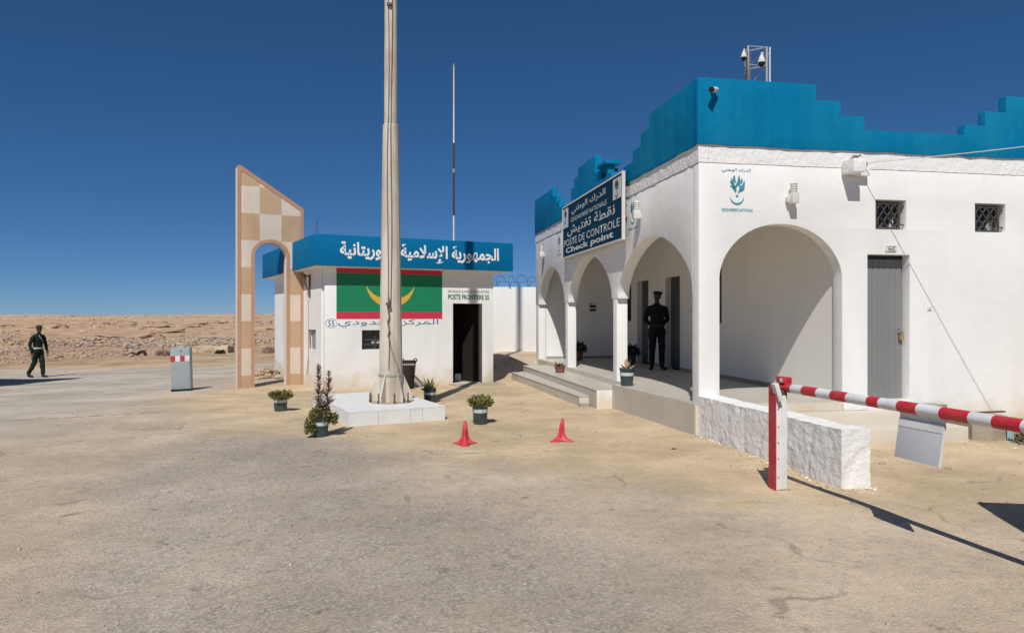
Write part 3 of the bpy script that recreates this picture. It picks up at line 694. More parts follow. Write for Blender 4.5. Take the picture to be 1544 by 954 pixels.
# beam end and cable coil on the front
MB().box(2.20, 2.40, -.29, -.027, 3.70, 3.89).box(2.402, 2.60, -.10, -.027, 3.685, 3.80).build('beam_end', white_rough, bld, bevel=.012)
cb = MB(); random.seed(3)
for k in range(5):
    r_ = random.uniform(.05, .10); cx_, cy_, cz_ = 2.45 + random.uniform(-.03, .03), -.12 + random.uniform(-.05, .02), 3.86 + random.uniform(-.03, .02); a_ = random.uniform(-.5, .5)
    cb.path([(cx_ + r_ * math.cos(t), cy_ + r_ * math.sin(t) * math.sin(a_), cz_ + .6 * r_ * math.sin(t)) for t in [i * math.pi / 8 for i in range(17)]], .006, 5)
for k in range(10): cb.tube((2.22 + random.uniform(0, .1), -.2 + random.uniform(-.05, .05), 3.885), (2.25 + random.uniform(0, .1), -.2 + random.uniform(-.05, .05), 3.93 + random.uniform(-.02, .02)), .012)
tag(cb.build('cable_coil', rope, None, (BX, BY, 0), (0, 0, BROT)), 'tangled coil of dark cable on the white beam end over the wall', 'cable coil')
p0 = Vector((2.5, -.13, 3.86)); p1 = Vector((4.32, -4.0, 3.64)); p2 = Vector((6.2, -8.0, 3.9))
pts = [p0.lerp(p1, i / 14) + Vector((0, 0, -.05 * math.sin(math.pi * i / 14))) for i in range(15)] + [p1.lerp(p2, i / 14) + Vector((0, 0, -.04 * math.sin(math.pi * i / 14))) for i in range(1, 15)]
tag(MB().path(pts, .0055, 6).build('overhead_wire', whitep, None, (BX, BY, 0), (0, 0, BROT)), 'thin pale wire stretched from the wall beam across the blue parapet', 'wire')
q = W(6.2, -8.06, 0); tag(MB().tube((q[0], q[1], -.3), (q[0], q[1], 5.2), .11, .08, 12).build('utility_pole', timber), 'wooden pole beyond the barrier carrying the thin wire', 'pole')
q = W(3.5, 2.8, 0)
hb = thing('roof_pipe_rack', 'thin pale poles lying behind the low stretch of the parapet', 'pipes', W(3.6, 3.0, 4.02), BROT)
for i in range(3): MB().tube((-.7, .3 * i, .28), (1.9, .3 * i, .62 - .05 * i), .02, .02, 8).build('pipe', frame_w, hb)
MB().box(1.5, 1.9, -.1, .8, 0, .45).build('rack_block', conc, hb)

# wall lamps
def wall_lamp(label, loc, rz):
    t = thing('wall_lamp', label, 'lamp', loc, rz, 'outdoor lamps on the walls')
    MB().box(-.075, -.035, -.09, 0, -.11, -.03).box(-.05, .05, -.16, -.045, -.13, .02).build('bracket', frame_w, t, bevel=.006)
    MB().tube((0, -.10, .02), (0, -.10, .14), .046, .046, 14).build('lens', M('lens_%d' % int(loc[0] * 10), (.55, .56, .5), .3, .05), t)
    MB().lathe([(.052, .14), (.052, .155), (.012, .185)], 14, 0, (0, -.10, 0)).build('cap', frame_w, t)
    for z_ in (.035, .07, .105): MB().lathe([(.05, z_), (.054, z_ + .006), (.05, z_ + .012)], 14, 0, (0, -.10, 0)).build('ring', frame_w, t)
wall_lamp('pale lamp on the sunny white wall left of the beam end', W(1.39, -.001, 3.38), BROT)
wall_lamp('pale lamp on the shaded arcade wall right of the big navy sign', W(-.001, 2.20, 3.44), BROT - math.pi / 2)
wall_lamp('pale lamp on the arcade wall above the farthest arch', W(-.001, 9.65, 3.42), BROT - math.pi / 2)
# corner camera
t = thing('corner_camera', 'white bullet camera with black face on the blue parapet corner', 'camera', W(.17, -.034, 4.79), BROT)
MB().tube((.0, 0, 0), (0, -.07, -.02), .018).build('bracket', whitep, t)
MB().tube((.05, -.05, .012), (-.055, -.14, -.022), .036, .036, 14).build('body', whitep, t)
MB().tube((-.0555, -.1405, -.0222), (-.078, -.158, -.030), .037, .040, 14).build('lens', black, t)
# roof mast with cameras
t = thing('camera_mast', 'short steel lattice mast on the roof carrying two dome cameras', 'mast', W(1.21, .62, 4.02), BROT)
C3 = [(-.145, -.04), (.16, -.04), (-.07, .17)]
for x, y in C3: MB().tube((x, y, 0), (x, y, 1.70), .019, .019, 10).build('leg', galv, t)
MB().tube((.235, 0, .85), (.235, 0, 1.72), .013).tube((.16, -.04, .9), (.235, 0, .9), .008).tube((.16, -.04, 1.6), (.235, 0, 1.6), .008).build('side_rod', whitep, t)
br = MB()
for z_ in (.75, 1.12, 1.42, 1.70):
    for i in range(3): a, b = C3[i], C3[(i + 1) % 3]; br.tube((a[0], a[1], z_), (b[0], b[1], z_), .009)
for z_, z2 in ((1.12, 1.42), (1.42, 1.7), (.75, 1.12)): br.tube((*C3[2], z_), (*C3[1], z2), .007).tube((*C3[0], z_), (*C3[2], z2), .007)
br.build('lattice', galv, t)
MB().path([(-.16, -.05, 0), (-.17, -.05, .5), (-.155, -.06, 1.0), (-.165, -.05, 1.6)], .012).path([(-.13, -.02, .4), (-.115, -.05, 1.0), (-.11, -.03, 1.6)], .01).build('cable_bundle', rope, t)
for (x, y, z_, s) in ((-.225, -.06, 1.52, .72), (.03, -.12, 1.44, .88)):
    dm = MB().lathe([(.006, .13 * s), (.02 * s, .12 * s), (.045 * s, .07 * s), (.062 * s, .015 * s), (.062 * s, -.01 * s)], 16, 0, (x, y, z_)).build('dome_camera', frame_w, t)
    MB().ell((x, y, z_ - .012 * s), (.054 * s, .054 * s, .075 * s), 14, 10).build('lens_dome', black, dm)
    MB().path([(x, y, z_ + .125 * s), (x + .01, y + .01, z_ + .16 * s), (x + .05 * s, y + .04, z_ + .17 * s), (x + .10 * s, y + .08, z_ + .165 * s)], .014, 8).build('camera_arm', frame_w, dm)
MB().tube((-.22, -.06, .92), (-.29, -.09, .92), .03, .03).tube((-.2905, -.0902, .92), (-.31, -.10, .92), .031).tube((-.16, -.05, .9), (-.22, -.06, .92), .01).build('small_camera', whitep, t)

# large navy sign
t = thing('checkpoint_sign', 'large navy sign with white Arabic and French lettering above the middle arch', 'sign', W(-.15, 7.06, 3.05), BROT)
SW, SH = 4.26, 1.17                                            # local: -y runs along the sign face from its far left end
MB().box(0, .03, -SW, 0, 0, SH).build('panel', sign_b, t)
fr_ = MB().box(-.012, .05, -SW - .03, -SW, -.03, SH + .03).box(-.012, .05, 0, .03, -.03, SH + .03).box(-.012, .05, -SW, 0, -.03, 0).box(-.012, .05, -SW, 0, SH, SH + .03)
fr_.build('frame', frame_w, t)
MB().box(.05, .125, -SW + .3, -SW + .34, .05, SH - .05).box(.05, .125, -.4, -.36, .05, SH - .05).box(.05, .09, -SW, 0, SH * .5 - .02, SH * .5 + .02).build('mounting_rail', iron, t)
def sg(body, x, z, w, h, ar=False, bold=.01): text('lettering', body, sign_w, t, (-.002, -x, z), XL, ZF, w, h, ar, bold)
sg('الدرك الوطني', .80, .885, 2.5, .20, True, .008); sg('GENDARMERIE NATIONALE', .72, .745, 2.66, .095, False, .0)
sg('نقطة تفتيش', .42, .435, 3.45, .265, True, .014); sg('POSTE DE CONTROLE', .12, .235, 4.02, .155, False, .004); sg('Check point', .28, .035, 3.5, .165, False, .03)
for x in (.04, 3.76):
    MB().box(-.006, -.0005, -x - .44, -x, .75 if x > 1 else .68, 1.13).build('emblem_plate', sign_w, t)
    emblem(t, (-.0065, -x - .22, .95), XL, ZF, .72, ink_black, False)

# ------------------------------------------------------------------ border post (kiosk)
KX, KY, KROT = -4.31, 15.2, math.atan2(.432, .902)
kio = thing('border_post', 'small white border post with flat blue fascia and painted green flag', 'building', (KX, KY, 0), KROT)
def KW(x, y, z=0.0): c, s_ = math.cos(KROT), math.sin(KROT); return (KX + c * x - s_ * y, KY + s_ * x + c * y, z)
o_ = .285; KH = 2.77
lx = lambda y: .27 - .45 * y / 6.1
# walls: front, left side, right side, rear
MB().poly(rect(.27, 4.40, -.25, KH), [[(3.33, .03), (4.09, .03), (4.09, 1.965), (3.33, 1.965)], rect(1.11, 2.03, .89, 1.335)], FF, o_, o_ + .2).build('front_wall', white, kio, bevel=.012)
FS = lambda y, z, w: Vector((lx(y) + w, y, z))
MB().poly(rect(o_ + .204, 5.7, -.6, KH), [rect(.98, 1.72, .865, 1.34)], FS, 0, .2).build('side_wall', white, kio)
MB().box(4.2, 4.40, o_ + .204, 5.5, -.4, KH).build('side_wall', white, kio)
MB().box(.2, 4.2, 5.5, 5.7, -.4, KH).build('rear_wall', white, kio)
MB().box(.3, 4.2, o_ + .22, 5.5, -.2, .015).build('room_floor', conc, kio)
MB().poly([(0, 0), (4.81, 0), (4.7, 6.1), (-.45, 6.1)], [], FZ, KH + .002, KH + .69).build('roof_fascia', blue_k, kio, bevel=.012)
MB().poly([(.02, .02), (4.79, .02), (4.68, 6.08), (-.43, 6.08)], [], FZ, KH - .022, KH).build('soffit', cream, kio)
MB().box(2.6, 4.18, 2.4, 2.5, .02, 2.7).build('partition', M('room_shade_brown', (.03, .024, .02), .8, .2, 3), kio)  # near-black brown: the dimness of the room is put into the wall colour
text('lettering', 'الجمهورية الإسلامية الموريتانية', ink_white, kio, (.55, -.001, 2.89), XF, ZF, 3.87, .43, True, .028)
# flag mural
fm = MB().box(.53, 3.05, o_ - .004, o_ - .001, 1.755, 2.635).build('flag_mural', green_f, kio, smooth=False)
MB().box(.53, 3.05, o_ - .004, o_ - .001, 2.637, 2.745).build('stripe', red_f, fm, smooth=False)
MB().box(.53, 3.05, o_ - .004, o_ - .001, 1.595, 1.753).build('stripe', red_f, fm, smooth=False)
flat('crescent', [crescent(1.78, 2.44, .58, 188, 352, .19)], yel_f, fm, (0, o_ - .004, 0), XF, ZF)
flat('star', [star(1.78, 2.42, .10)], yel_f, fm, (0, o_ - .004, 0), XF, ZF)
text('lettering', 'المركز الحدودي', ink_blue, kio, (.57, o_ - .001, 1.395), XF, ZF, 2.38, .19, True, -.004)
text('lettering', '55', ink_blue, kio, (.345, o_ - .001, 1.435), XF, ZF, .14, .125, False, .0)
ring = [(.415 + .135 * math.cos(a), 1.497 + .1 * math.sin(a)) for a in [i * math.pi / 18 for i in range(36)]]
rin = [(.415 + .127 * math.cos(a), 1.497 + .093 * math.sin(a)) for a in [i * math.pi / 18 for i in range(36)]]
MB().poly(ring, [rin], FF, o_ - .004, o_ - .002).build('number_ring', ink_blue, kio, smooth=False)
text('lettering', 'POSTE FRONTIERE 55', ink_green, kio, (3.20, o_ - .001, 2.06), XF, ZF, 1.08, .125, False, .03)
text('lettering', 'REPUBLIQUE ISLAMIQUE DE MAURITANIE', ink_green, kio, (3.20, o_ - .001, 2.215), XF, ZF, 1.08, .075, False, .0)
w_ = MB().box(1.112, 2.028, o_ + .13, o_ + .15, .892, 1.333).build('window', glass, kio)
wf = MB()
for x in (1.13, 1.42, 1.72, 2.0): wf.box(x, x + .02, o_ + .09, o_ + .12, .90, 1.32)
wf.box(1.15, 2.0, o_ + .092, o_ + .118, .99, 1.01).box(1.15, 2.0, o_ + .092, o_ + .118, 1.1, 1.115); wf.build('window_bars', iron, w_)
for k in range(4): MB().box(1.36 + .12 * k, 1.46 + .12 * k, o_ + .122, o_ + .128, 1.03, 1.09).build('paper_slip', paper, w_)
w_ = MB().box(-.001, .001, -.40, .40, -.235, .235).build('side_window', glass, kio, (lx(1.35) + .12, 1.35, 1.10))
sw = MB()
for k in range(6): sw.tube((-.06, -.34 + .13 * k, -.23), (-.06, -.28 + .11 * k, .23), .009, .009, 6)
for k in range(4): sw.path([(-.06, -.35 + .7 * i / 8, -.2 + .12 * k + .03 * math.sin(i * 1.6 + k)) for i in range(9)], .007, 6)
sw.build('scroll_grille', galv, w_)
# open door leaf and jamb
dl = MB().box(0, .74, -.02, .02, .03, 1.94).build('door_leaf', M('dark_brown_leaf', (.022, .017, .014), .6, .2, 3, spec=.2), kio, (4.06, o_ + .21, 0), (0, 0, R(112)))  # brown leaf, its colour deepened to carry the shade of the room
MB().tube((.66, -.02, 1.0), (.66, -.06, 1.0), .012).tube((.66, -.06, 1.0), (.56, -.06, 1.0), .01).build('handle', galv, dl)
jm = MB().box(4.03, 4.088, o_ - .012, o_ + .1, .03, 1.963)
jm.build('door_frame', iron, kio)
MB().box(3.2, 4.45, -.35, o_ - .002, -.1, .022).build('door_step', conc, kio, bevel=.01)
MB().box(3.62, 3.78, .9, 1.05, .016, .2).build('doorstop_block', paper, kio)
MB().path([(.06, .03, 3.46), (.05, .03, 3.58), (.065, .02, 3.78)], .01).build('rebar_stub', rust, kio)
# rusty bracket under the overhang
t = thing('eave_bracket', 'rusty brown lamp bracket under the blue overhang beside the checkered panel', 'bracket', KW(lx(1.5), 1.5, 2.35), KROT)
MB().box(-.035, .0, -.03, .03, -.25, .3).tube((-.03, 0, .25), (-.26, 0, .33), .018).tube((-.03, 0, -.1), (-.24, 0, .3), .016).build('arm', rust, t)
MB().tube((-.13, 0, .05), (-.13, 0, .28), .045, .03).build('lamp', rust, t)
MB().path([(-.012, .15, -.3), (-.012, .16, -1.0), (-.012, .14, -1.6), (-.06, .12, -2.1)], .014).build('downpipe', conc, t)
# aerial on the roof
t = thing('radio_aerial', 'tall thin red and white aerial rising behind the blue fascia', 'aerial', KW(4.0, 2.0, 3.46))
MB().tube((0, 0, 0), (0, 0, .9), .024, .024, 8).build('lower_section', whitep, t)
MB().tube((0, 0, .9), (0, 0, 2.85), .026, .024, 8).build('dark_section', M('dull_red_paint', (.09, .022, .025), .6, .2, 5), t)
MB().tube((0, 0, 2.85), (0, 0, 4.9), .022, .014, 8).build('upper_section', whitep, t)
MB().tube((0, 0, 2.05), (0, 0, 2.15), .034, .034, 8).tube((0, 0, 4.9), (0, 0, 4.98), .022, .01, 8).build('clamp', galv, t)

# checkered panel with arch
PR = math.atan2(.466, .885)
pn = thing('checkered_panel', 'tall tan and cream checkered panel with sloping top and arched opening', 'monument', (-6.506, 16.5, 0), PR)
arc = [(.755 + .368 * math.cos(a), 3.10 + .335 * math.sin(a)) for a in [math.pi - math.pi * i / 24 for i in range(25)]]
top = [(1.535, 4.27), (1.51, 4.32), (.14, 5.20), (.05, 5.25), (.0, 5.22)]
TH = .33
MB().poly([(0, -.35), (.387, -.35)] + arc + [(1.123, -.35), (1.535, -.35)] + top, [], FF, 0, TH).build('panel_body', checker, pn, bevel=.008)
MB().poly([(0, -.35), (.078, -.35), (.078, 5.08), (.15, 5.08), (1.455, 4.24), (1.455, -.35), (1.535, -.35)] + top, [], FF, -.008, -.001).build('painted_border', brown, pn, smooth=False)
arc2 = [(.755 + .448 * math.cos(a), 3.10 + .41 * math.sin(a)) for a in [math.pi * i / 24 for i in range(25)]]
MB().poly([(.387, -.35)] + arc + [(1.123, -.35), (1.203, -.35)] + arc2 + [(.307, -.35)], [], FF, -.008, -.001).build('painted_border', brown, pn, smooth=False)
MB().poly(rect(.004, TH - .004, -.35, 5.2), [], lambda y, z, w: Vector((w, y, z)), -.006, -.001).build('edge_coat', panel_edge, pn, smooth=False)
MB().poly(rect(.004, TH - .004, -.35, 3.08), [], lambda y, z, w: Vector((w, y, z)), 1.117, 1.122).build('edge_coat', panel_edge, pn, smooth=False)

# wall with razor wire behind
a = Vector((-3.2, 22.55, 0)); b = Vector((2.6, 23.25, 0)); d = (b - a); L = d.length
t = thing('boundary_wall', 'white boundary wall between the border post and the arcaded building', 'wall', tuple(a), math.atan2(d.y, d.x))
MB().box(0, L, 0, .22, .42, 2.62).build('wall', white, t, bevel=.015)
from_bm('foundation', rough_box(0, L, -.06, .28, -.3, .425, .12, .05, 4, 3), conc, t)
rz = MB(); random.seed(11)
for k in range(13):
    c = Vector((L * .25 + L * .7 * k / 12, .1, 2.80 + random.uniform(-.04, .04))); r_ = random.uniform(.16, .24); tl = random.uniform(-.6, .9)
    rz.path([c + Vector((r_ * math.cos(u) * math.cos(tl) + .18 * u / 6.28, r_ * math.cos(u) * math.sin(tl), r_ * math.sin(u))) for u in [i * math.pi / 10 for i in range(21)]], .009, 5)
rz.path([(L * .2 + L * .8 * i / 12, .1, 2.80 + .02 * math.sin(i)) for i in range(13)], .006, 5)
q = tuple(a); o = rz.build('razor_wire', iron, None, q, (0, 0, math.atan2(d.y, d.x))); tag(o, 'loose coils of razor wire on top of the white boundary wall', 'razor wire')
t = thing('bank_stone_slab', 'broken flat stone ledge over the dark hollow below the boundary wall', 'stone', (0.15, 20.9, .32))
from_bm('ledge', rough_box(-.9, 1.1, -.35, .6, -.05, .09, .1, .05, 9, 4), stone, t)
for i in range(9):
    o = link('stone', rock_data(40 + i, 2), t, (random.uniform(-.9, 1.0), random.uniform(-.5, -.2), random.uniform(-.25, -.02)), (0, 0, random.uniform(0, 6))); o.scale = (random.uniform(.1, .2),) * 3

# ------------------------------------------------------------------ flagpole and plinth
PLR = math.atan2(.432, .902)
P0 = Vector((-2.46, 10.47, 0)); px_ = Vector((.89, .456, 0)); 
t = thing('flagpole_plinth', 'low white marble plinth carrying the flagpole', 'plinth', tuple(P0), math.atan2(.456, .89))
PWD, PLN, PZ = 1.56, 2.62, .215
MB().box(.015, PWD - .015, .015, PLN - .015, -.1, PZ - .018).build('core', conc, t)
for x0, x1 in ((0, .46), (.46, .98), (.98, 1.18), (1.18, PWD)): MB().box(x0 + .003, x1 - .003, 0, .014, -.08, PZ - .019).build('face_slab', marble, t, smooth=False)
for i in range(5): MB().box(0, .014, .016 + i * .52 + .003, .016 + (i + 1) * .52 - .003, -.08, PZ - .019).build('face_slab', marble, t, smooth=False); MB().box(PWD - .014, PWD, .016 + i * .52 + .003, .016 + (i + 1) * .52 - .003, -.08, PZ - .019).build('face_slab', marble, t, smooth=False)
for i in range(3):
    for j in range(5): MB().box(i * .52 - .004 + .003, (i + 1) * .52 + .001, j * .524 - .004 + .002, (j + 1) * .524 - .002, PZ - .018, PZ + random.uniform(-.001, .001)).build('top_slab', marble, t, smooth=False)
fp_ = thing('flagpole', 'tall tapering off-white steel flagpole with base fins and ropes', 'flagpole', (-2.045, 11.75, PZ))
zb = lambda z: z - PZ
NS = 16
MB().lathe([(.20, 0), (.198, zb(.7)), (.134, zb(4.86)), (.124, zb(4.872))], NS).build('lower_shaft', polem, fp_, ang=15)
MB().lathe([(.113, zb(4.87)), (.100, zb(8.2)), (.09, zb(9.5)), (.075, zb(18))], NS).build('upper_shaft', polem, fp_, ang=15)
MB().lathe([(.205, zb(.655)), (.211, zb(.66)), (.211, zb(.685)), (.204, zb(.69))], NS).build('band', galv, fp_)
MB().lathe([(.36, 0), (.36, .012)], 28).build('base_plate', conc, fp_)
for k in range(6):
    a_ = R(12 + 60 * k); c, s_ = math.cos(a_), math.sin(a_)
    MB().poly([(.17, .015), (.36, .015), (.36, .12), (.205, .47), (.19, .47)], [], lambda r, z, w: Vector((c * r - s_ * w, s_ * r + c * w, z)), -.012, .012).build('fin', polem, fp_)
for k in range(8):
    a_ = R(20 + 45 * k); x, y = .345 * math.cos(a_), .345 * math.sin(a_)
    MB().tube((x, y, .014), (x, y, .17), .012, .012, 8).tube((x, y, .014), (x, y, .04), .024, .024, 6).build('anchor_bolt', rust, fp_)
rp = MB()
def rad(z): return np.interp(z, [0, .5, 4.66, 4.67, 9, 18], [.2, .198, .138, .112, .093, .075])
for off, wv in ((-.02, .012), (.035, .01)):
    rp.path([(off + wv * math.sin(z * 1.7 + off * 90), -rad(z) - .012, z) for z in np.linspace(1.6, 17.5, 60)], .0065, 5)
rp.path([(.0 + .015 * math.sin(k * 2.1), -.20 - .02 * (k % 2), 1.75 - k * .08) for k in range(9)], .013, 6)
rp.path([(0, -.212, 1.15), (.04, -.208, .9), (.13, -.155, .62), (.17, -.11, .5)], .006, 5).path([(0, -.21, 1.3), (.01, -.213, .9), (.0, -.215, .55)], .006, 5)
rp.build('halyard', rope, fp_)
MB().box(-.035, .035, -.27, -.2, 1.62, 1.66).box(-.04, .04, -.15, -.10, 6.62, 6.66).build('cleat', iron, fp_)

# ------------------------------------------------------------------ barrier
YB = 6.62; XBp = 2.545
t = thing('road_barrier', 'red and white striped barrier pole on a white post with red left face', 'barrier', (XBp, YB, 0), R(6))
MB().box(-.042, .076, 0, .11, -.1, .90).build('post', whitep, t, bevel=.004)
MB().box(-.052, -.043, -.02, .12, -.1, .985).build('red_flange', redp, t, smooth=False)
for z_ in (.12, .30, .45, .60, .77): MB().tube((-.015, -.004, z_), (-.015, .001, z_), .006, .006, 8).build('bolt', iron, t)
rr2 = MB(); random.seed(5)
from_bm('footing', rough_box(-.045, .095, -.02, .13, -.08, .012, .02, .016, 2, 16), conc, t)
MB().box(-.02, .02, -.05, .03, -.08, .09, T=Matrix.Translation((-.035, -.01, .93)) @ Matrix.Rotation(R(-17), 4, 'Y')).build('pivot_plate', whitep, t, bevel=.003)
MB().box(-.03, .075, .0, .10, .90, .95).tube((-.04, .05, .935), (.09, .05, .935), .022).build('pivot', iron, t, bevel=.003)
bd = Vector((.2333, -1, 0)).normalized()
bar = MB().tube((.0, 0, 0), (4.5, 0, 0), .039, .039, 16).build('arm', whitep, t, tuple(Matrix.Rotation(R(-6), 3, 'Z') @ Vector((.055, .10, .972))), (0, 0, math.atan2(bd.y, bd.x) - R(6)))
bs = [0, .185, .35, .555, .74, .935, 1.175, 1.30, 1.49, 1.675, 1.88, 2.115, 2.29, 2.49, 2.69, 2.9, 3.1, 3.3, 3.5, 3.7, 3.9, 4.1, 4.3, 4.5]
for i in range(len(bs) - 1): MB().tube((bs[i], 0, 0), (bs[i + 1] - .0005, 0, 0), .0435, .0435, 24).build('red_band' if i % 2 == 0 else 'white_band', redp if i % 2 == 0 else whitep, bar)
MB().box(-.02, .10, -.045, .045, .04, .10).build('counterweight_block', redp, bar, bevel=.006)
MB().box(.04, .085, -.047, -.0455, .055, .09).build('label', whitep, bar)
MB().box(1.49, 1.90, -.004, .004, -.085, -.04).build('hanger', whitep, bar)
hs = thing('hanging_sign', 'blank pale rectangular board hanging under the striped barrier pole', 'sign', (0, 0, 0))
M4 = Matrix.Translation((XBp + .055, YB + .10, .972)) @ Matrix.Rotation(math.atan2(bd.y, bd.x), 4, 'Z')
hs.location = M4 @ Vector((1.49, 0, -.065)); hs.rotation_euler = (R(-9), 0, math.atan2(bd.y, bd.x))
MB().box(0, .40, -.006, .006, -.315, -.02).build('board', board, hs, bevel=.002)
MB().box(0, .40, -.009, -.0065, -.08, -.02).build('top_shade_strip', whitep, hs)  # strip stands in for the shadow band along the top of the board
MB().box(.4005, .412, -.008, .008, -.315, -.02).build('edge_strip', paper, hs)

# ------------------------------------------------------------------ cones
def cone(label, loc, rz, lean):
    t = thing('traffic_cone', label, 'cone', loc, rz, 'battered red cones')
    prof = [(.0, 1.0), (.013, .30), (.02, .295), (.034, .19), (.052, .10), (.078, .055), (.13, .022), (.185, .006), (.188, .0)]
    vs = []; fs = []; n = 36; pr = prof[1:]
    for r_, z_ in pr:
        for i in range(n):
            a_ = 2 * math.pi * i / n; lobe = .5 + .5 * math.cos(3 * a_ + .4); f = 1.0 if r_ < .05 else .42 + .58 * lobe ** 1.5
            zz = z_ + (.012 * (1 - lobe) if r_ > .07 else 0); k = lean * z_
            vs.append((r_ * f * math.cos(a_) + k, r_ * f * math.sin(a_), zz))
    for k in range(len(pr) - 1):
        for i in range(n): j = (i + 1) % n; fs.append((k * n + i, k * n + j, (k + 1) * n + j, (k + 1) * n + i))
    fs.append(tuple(range(n)))
    MB().add(vs, fs).build('cone_body', conem, t, ang=60)
    c2 = MB().lathe([(.0275, .205), (.0235, .245)], 20, 0, (lean * .22, 0, 0), cap=False); c2.build('reflective_sleeve', whitep, t)
x, y = gpx(701, 669); cone('bent red traffic cone nearer the white plinth', (x, y, hz(x, y)), R(40), .02)
x, y = gpx(845, 664); cone('bent red traffic cone nearer the arcade steps', (x, y, hz(x, y)), R(-10), .10)

# ------------------------------------------------------------------ pots and plants
def leaf_clump(mb, n, rad_, h, size, base=(0, 0, 0), up=.5, seed=1, nm=1):
    rnd = random.Random(seed)
    for i in range(n):
        a_ = rnd.uniform(0, 6.283); rr0 = rad_ * math.sqrt(rnd.random()); z_ = h * rnd.random() ** .8 * (1 - .5 * (rr0 / max(rad_, 1e-6)) ** 2)
        c = Vector((base[0] + rr0 * math.cos(a_), base[1] + rr0 * math.sin(a_), base[2] + z_))
        d = Vector((math.cos(a_) * (1 - up) + rnd.gauss(0, .4), math.sin(a_) * (1 - up) + rnd.gauss(0, .4), up + rnd.gauss(0, .3))).normalized()
        s_ = size * rnd.uniform(.6, 1.3); w = d.cross(Vector((rnd.gauss(0, 1), rnd.gauss(0, 1), rnd.gauss(0, 1)))).normalized() * s_ * .28; nv = d.cross(w).normalized() * s_ * .12
        mb.add([c, c + d * s_ * .5 + w + nv, c + d * s_, c + d * s_ * .5 - w + nv], [(0, 1, 2), (0, 2, 3)], rnd.randrange(nm))
    return mb
def pot(t, h, r, mat, band=True, rim=True):
    p = MB().lathe([(r * .80, 0), (r * .82, .008), (r * .97, h - .03), (r * 1.04, h - .028), (r * 1.05, h), (r * .96, h), (r * .93, h - .04), (0.001, h - .045)], 28, cap=False)
    p.add([(r * .8 * math.cos(i * .2244), r * .8 * math.sin(i * .2244), .001) for i in range(28)], [tuple(range(27, -1, -1))]); po = p.build('bucket', mat, t)
    MB().lathe([(.001, h - .036), (r * .935, h - .04)], 24, cap=False).build('soil', soil, t)
    if band:
        z0, z1 = h * .58, h * .76; f = lambda z: r * (.82 + .15 * z / h) + .0035
        MB().lathe([(f(z0), z0), (f(z1), z1)], 28, cap=False).build('label_band', bandm, po)
    return po
def agave(t, h, n, L, w, mat, seed):
    rnd = random.Random(seed)
    for k in range(n):
        a_ = 6.283 * k / n + rnd.uniform(-.3, .3); tilt = rnd.uniform(.12, .55) if k % 2 else rnd.uniform(.4, .9); l_ = L * rnd.uniform(.75, 1.15); vs = []; fs = []
        dirv = Vector((math.cos(a_) * math.sin(tilt), math.sin(a_) * math.sin(tilt), math.cos(tilt))); sd_ = Vector((-math.sin(a_), math.cos(a_), 0)); nr = sd_.cross(dirv)
        for i in range(6):
            u = i / 5; c = dirv * (l_ * u) + Vector((math.cos(a_), math.sin(a_), 0)) * (.25 * l_ * u * u * math.sin(tilt)) + Vector((0, 0, h - .04)); ww = w * (.55 + .9 * u) * (1 - u ** 2.2) + .0015
            vs += [c - sd_ * ww + nr * ww * .35, c - nr * ww * .12, c + sd_ * ww + nr * ww * .35]
        for i in range(5): q_ = i * 3; fs += [(q_, q_ + 1, q_ + 4, q_ + 3), (q_ + 1, q_ + 2, q_ + 5, q_ + 4)]
        MB().add(vs, fs).build('leaf', mat, t, fix=False, ang=80)
GP = 'planted buckets standing round the forecourt'
x, y = gpx(423, 622, -.02); t = thing('potted_succulent', 'dark bucket of bright green succulent between the panel and the plinth', 'potted plant', (x, y, hz(x, y)), .3, GP)
pot(t, .26, .125, potm); leaf_clump(MB(), 420, .165, .10, .085, (0, 0, .215), .6, 2, 2).build('foliage', [leaf_g, leaf_o], t, fix=False, smooth=False)
x, y = gpx(724, 638); t = thing('potted_succulent', 'dark bucket of dense green succulent standing before the kiosk door path', 'potted plant', (x, y, hz(x, y)), 1.2, GP)
pot(t, .31, .125, potm); leaf_clump(MB(), 460, .155, .13, .085, (0, 0, .265), .7, 4, 2).build('foliage', [leaf_g, leaf_o], t, fix=False, smooth=False)
x, y = gpx(648, 606); t = thing('potted_agave', 'green bucket of yellowish upright leaves behind the white plinth', 'potted plant', (x, y, hz(x, y)), .5, GP)
pot(t, .27, .125, potm); agave(t, .27, 12, .26, .036, leaf_y, 3); leaf_clump(MB(), 36, .12, .06, .07, (0, 0, .23), .4, 7).build('foliage', leaf_d, t, fix=False, smooth=False)
x, y = gpx(483, 657); t = thing('potted_shrub', 'bushy olive shrub with two dried flower spikes spilling over its bucket', 'potted plant', (x, y, hz(x, y)), .5, GP)
pot(t, .27, .12, potm)
lb = MB()
for (cx_, cy_, cz_, rr_, hh_, nn_) in ((0, 0, .22, .13, .20, 330), (-.13, -.03, .08, .07, .22, 190), (.13, -.03, .15, .08, .16, 190), (-.15, -.05, .04, .05, .14, 90), (.04, .05, .3, .08, .16, 120), (.17, -.04, .22, .05, .1, 70), (-.05, -.06, .27, .08, .12, 90)):
    leaf_clump(lb, int(nn_ * 1.8), rr_, hh_, .044, (cx_, cy_, cz_), .4, int(cz_ * 1000 + nn_), 3)
lb.build('foliage', [leaf_o, leaf_g, leaf_b], t, fix=False, smooth=False)
rnd = random.Random(4)
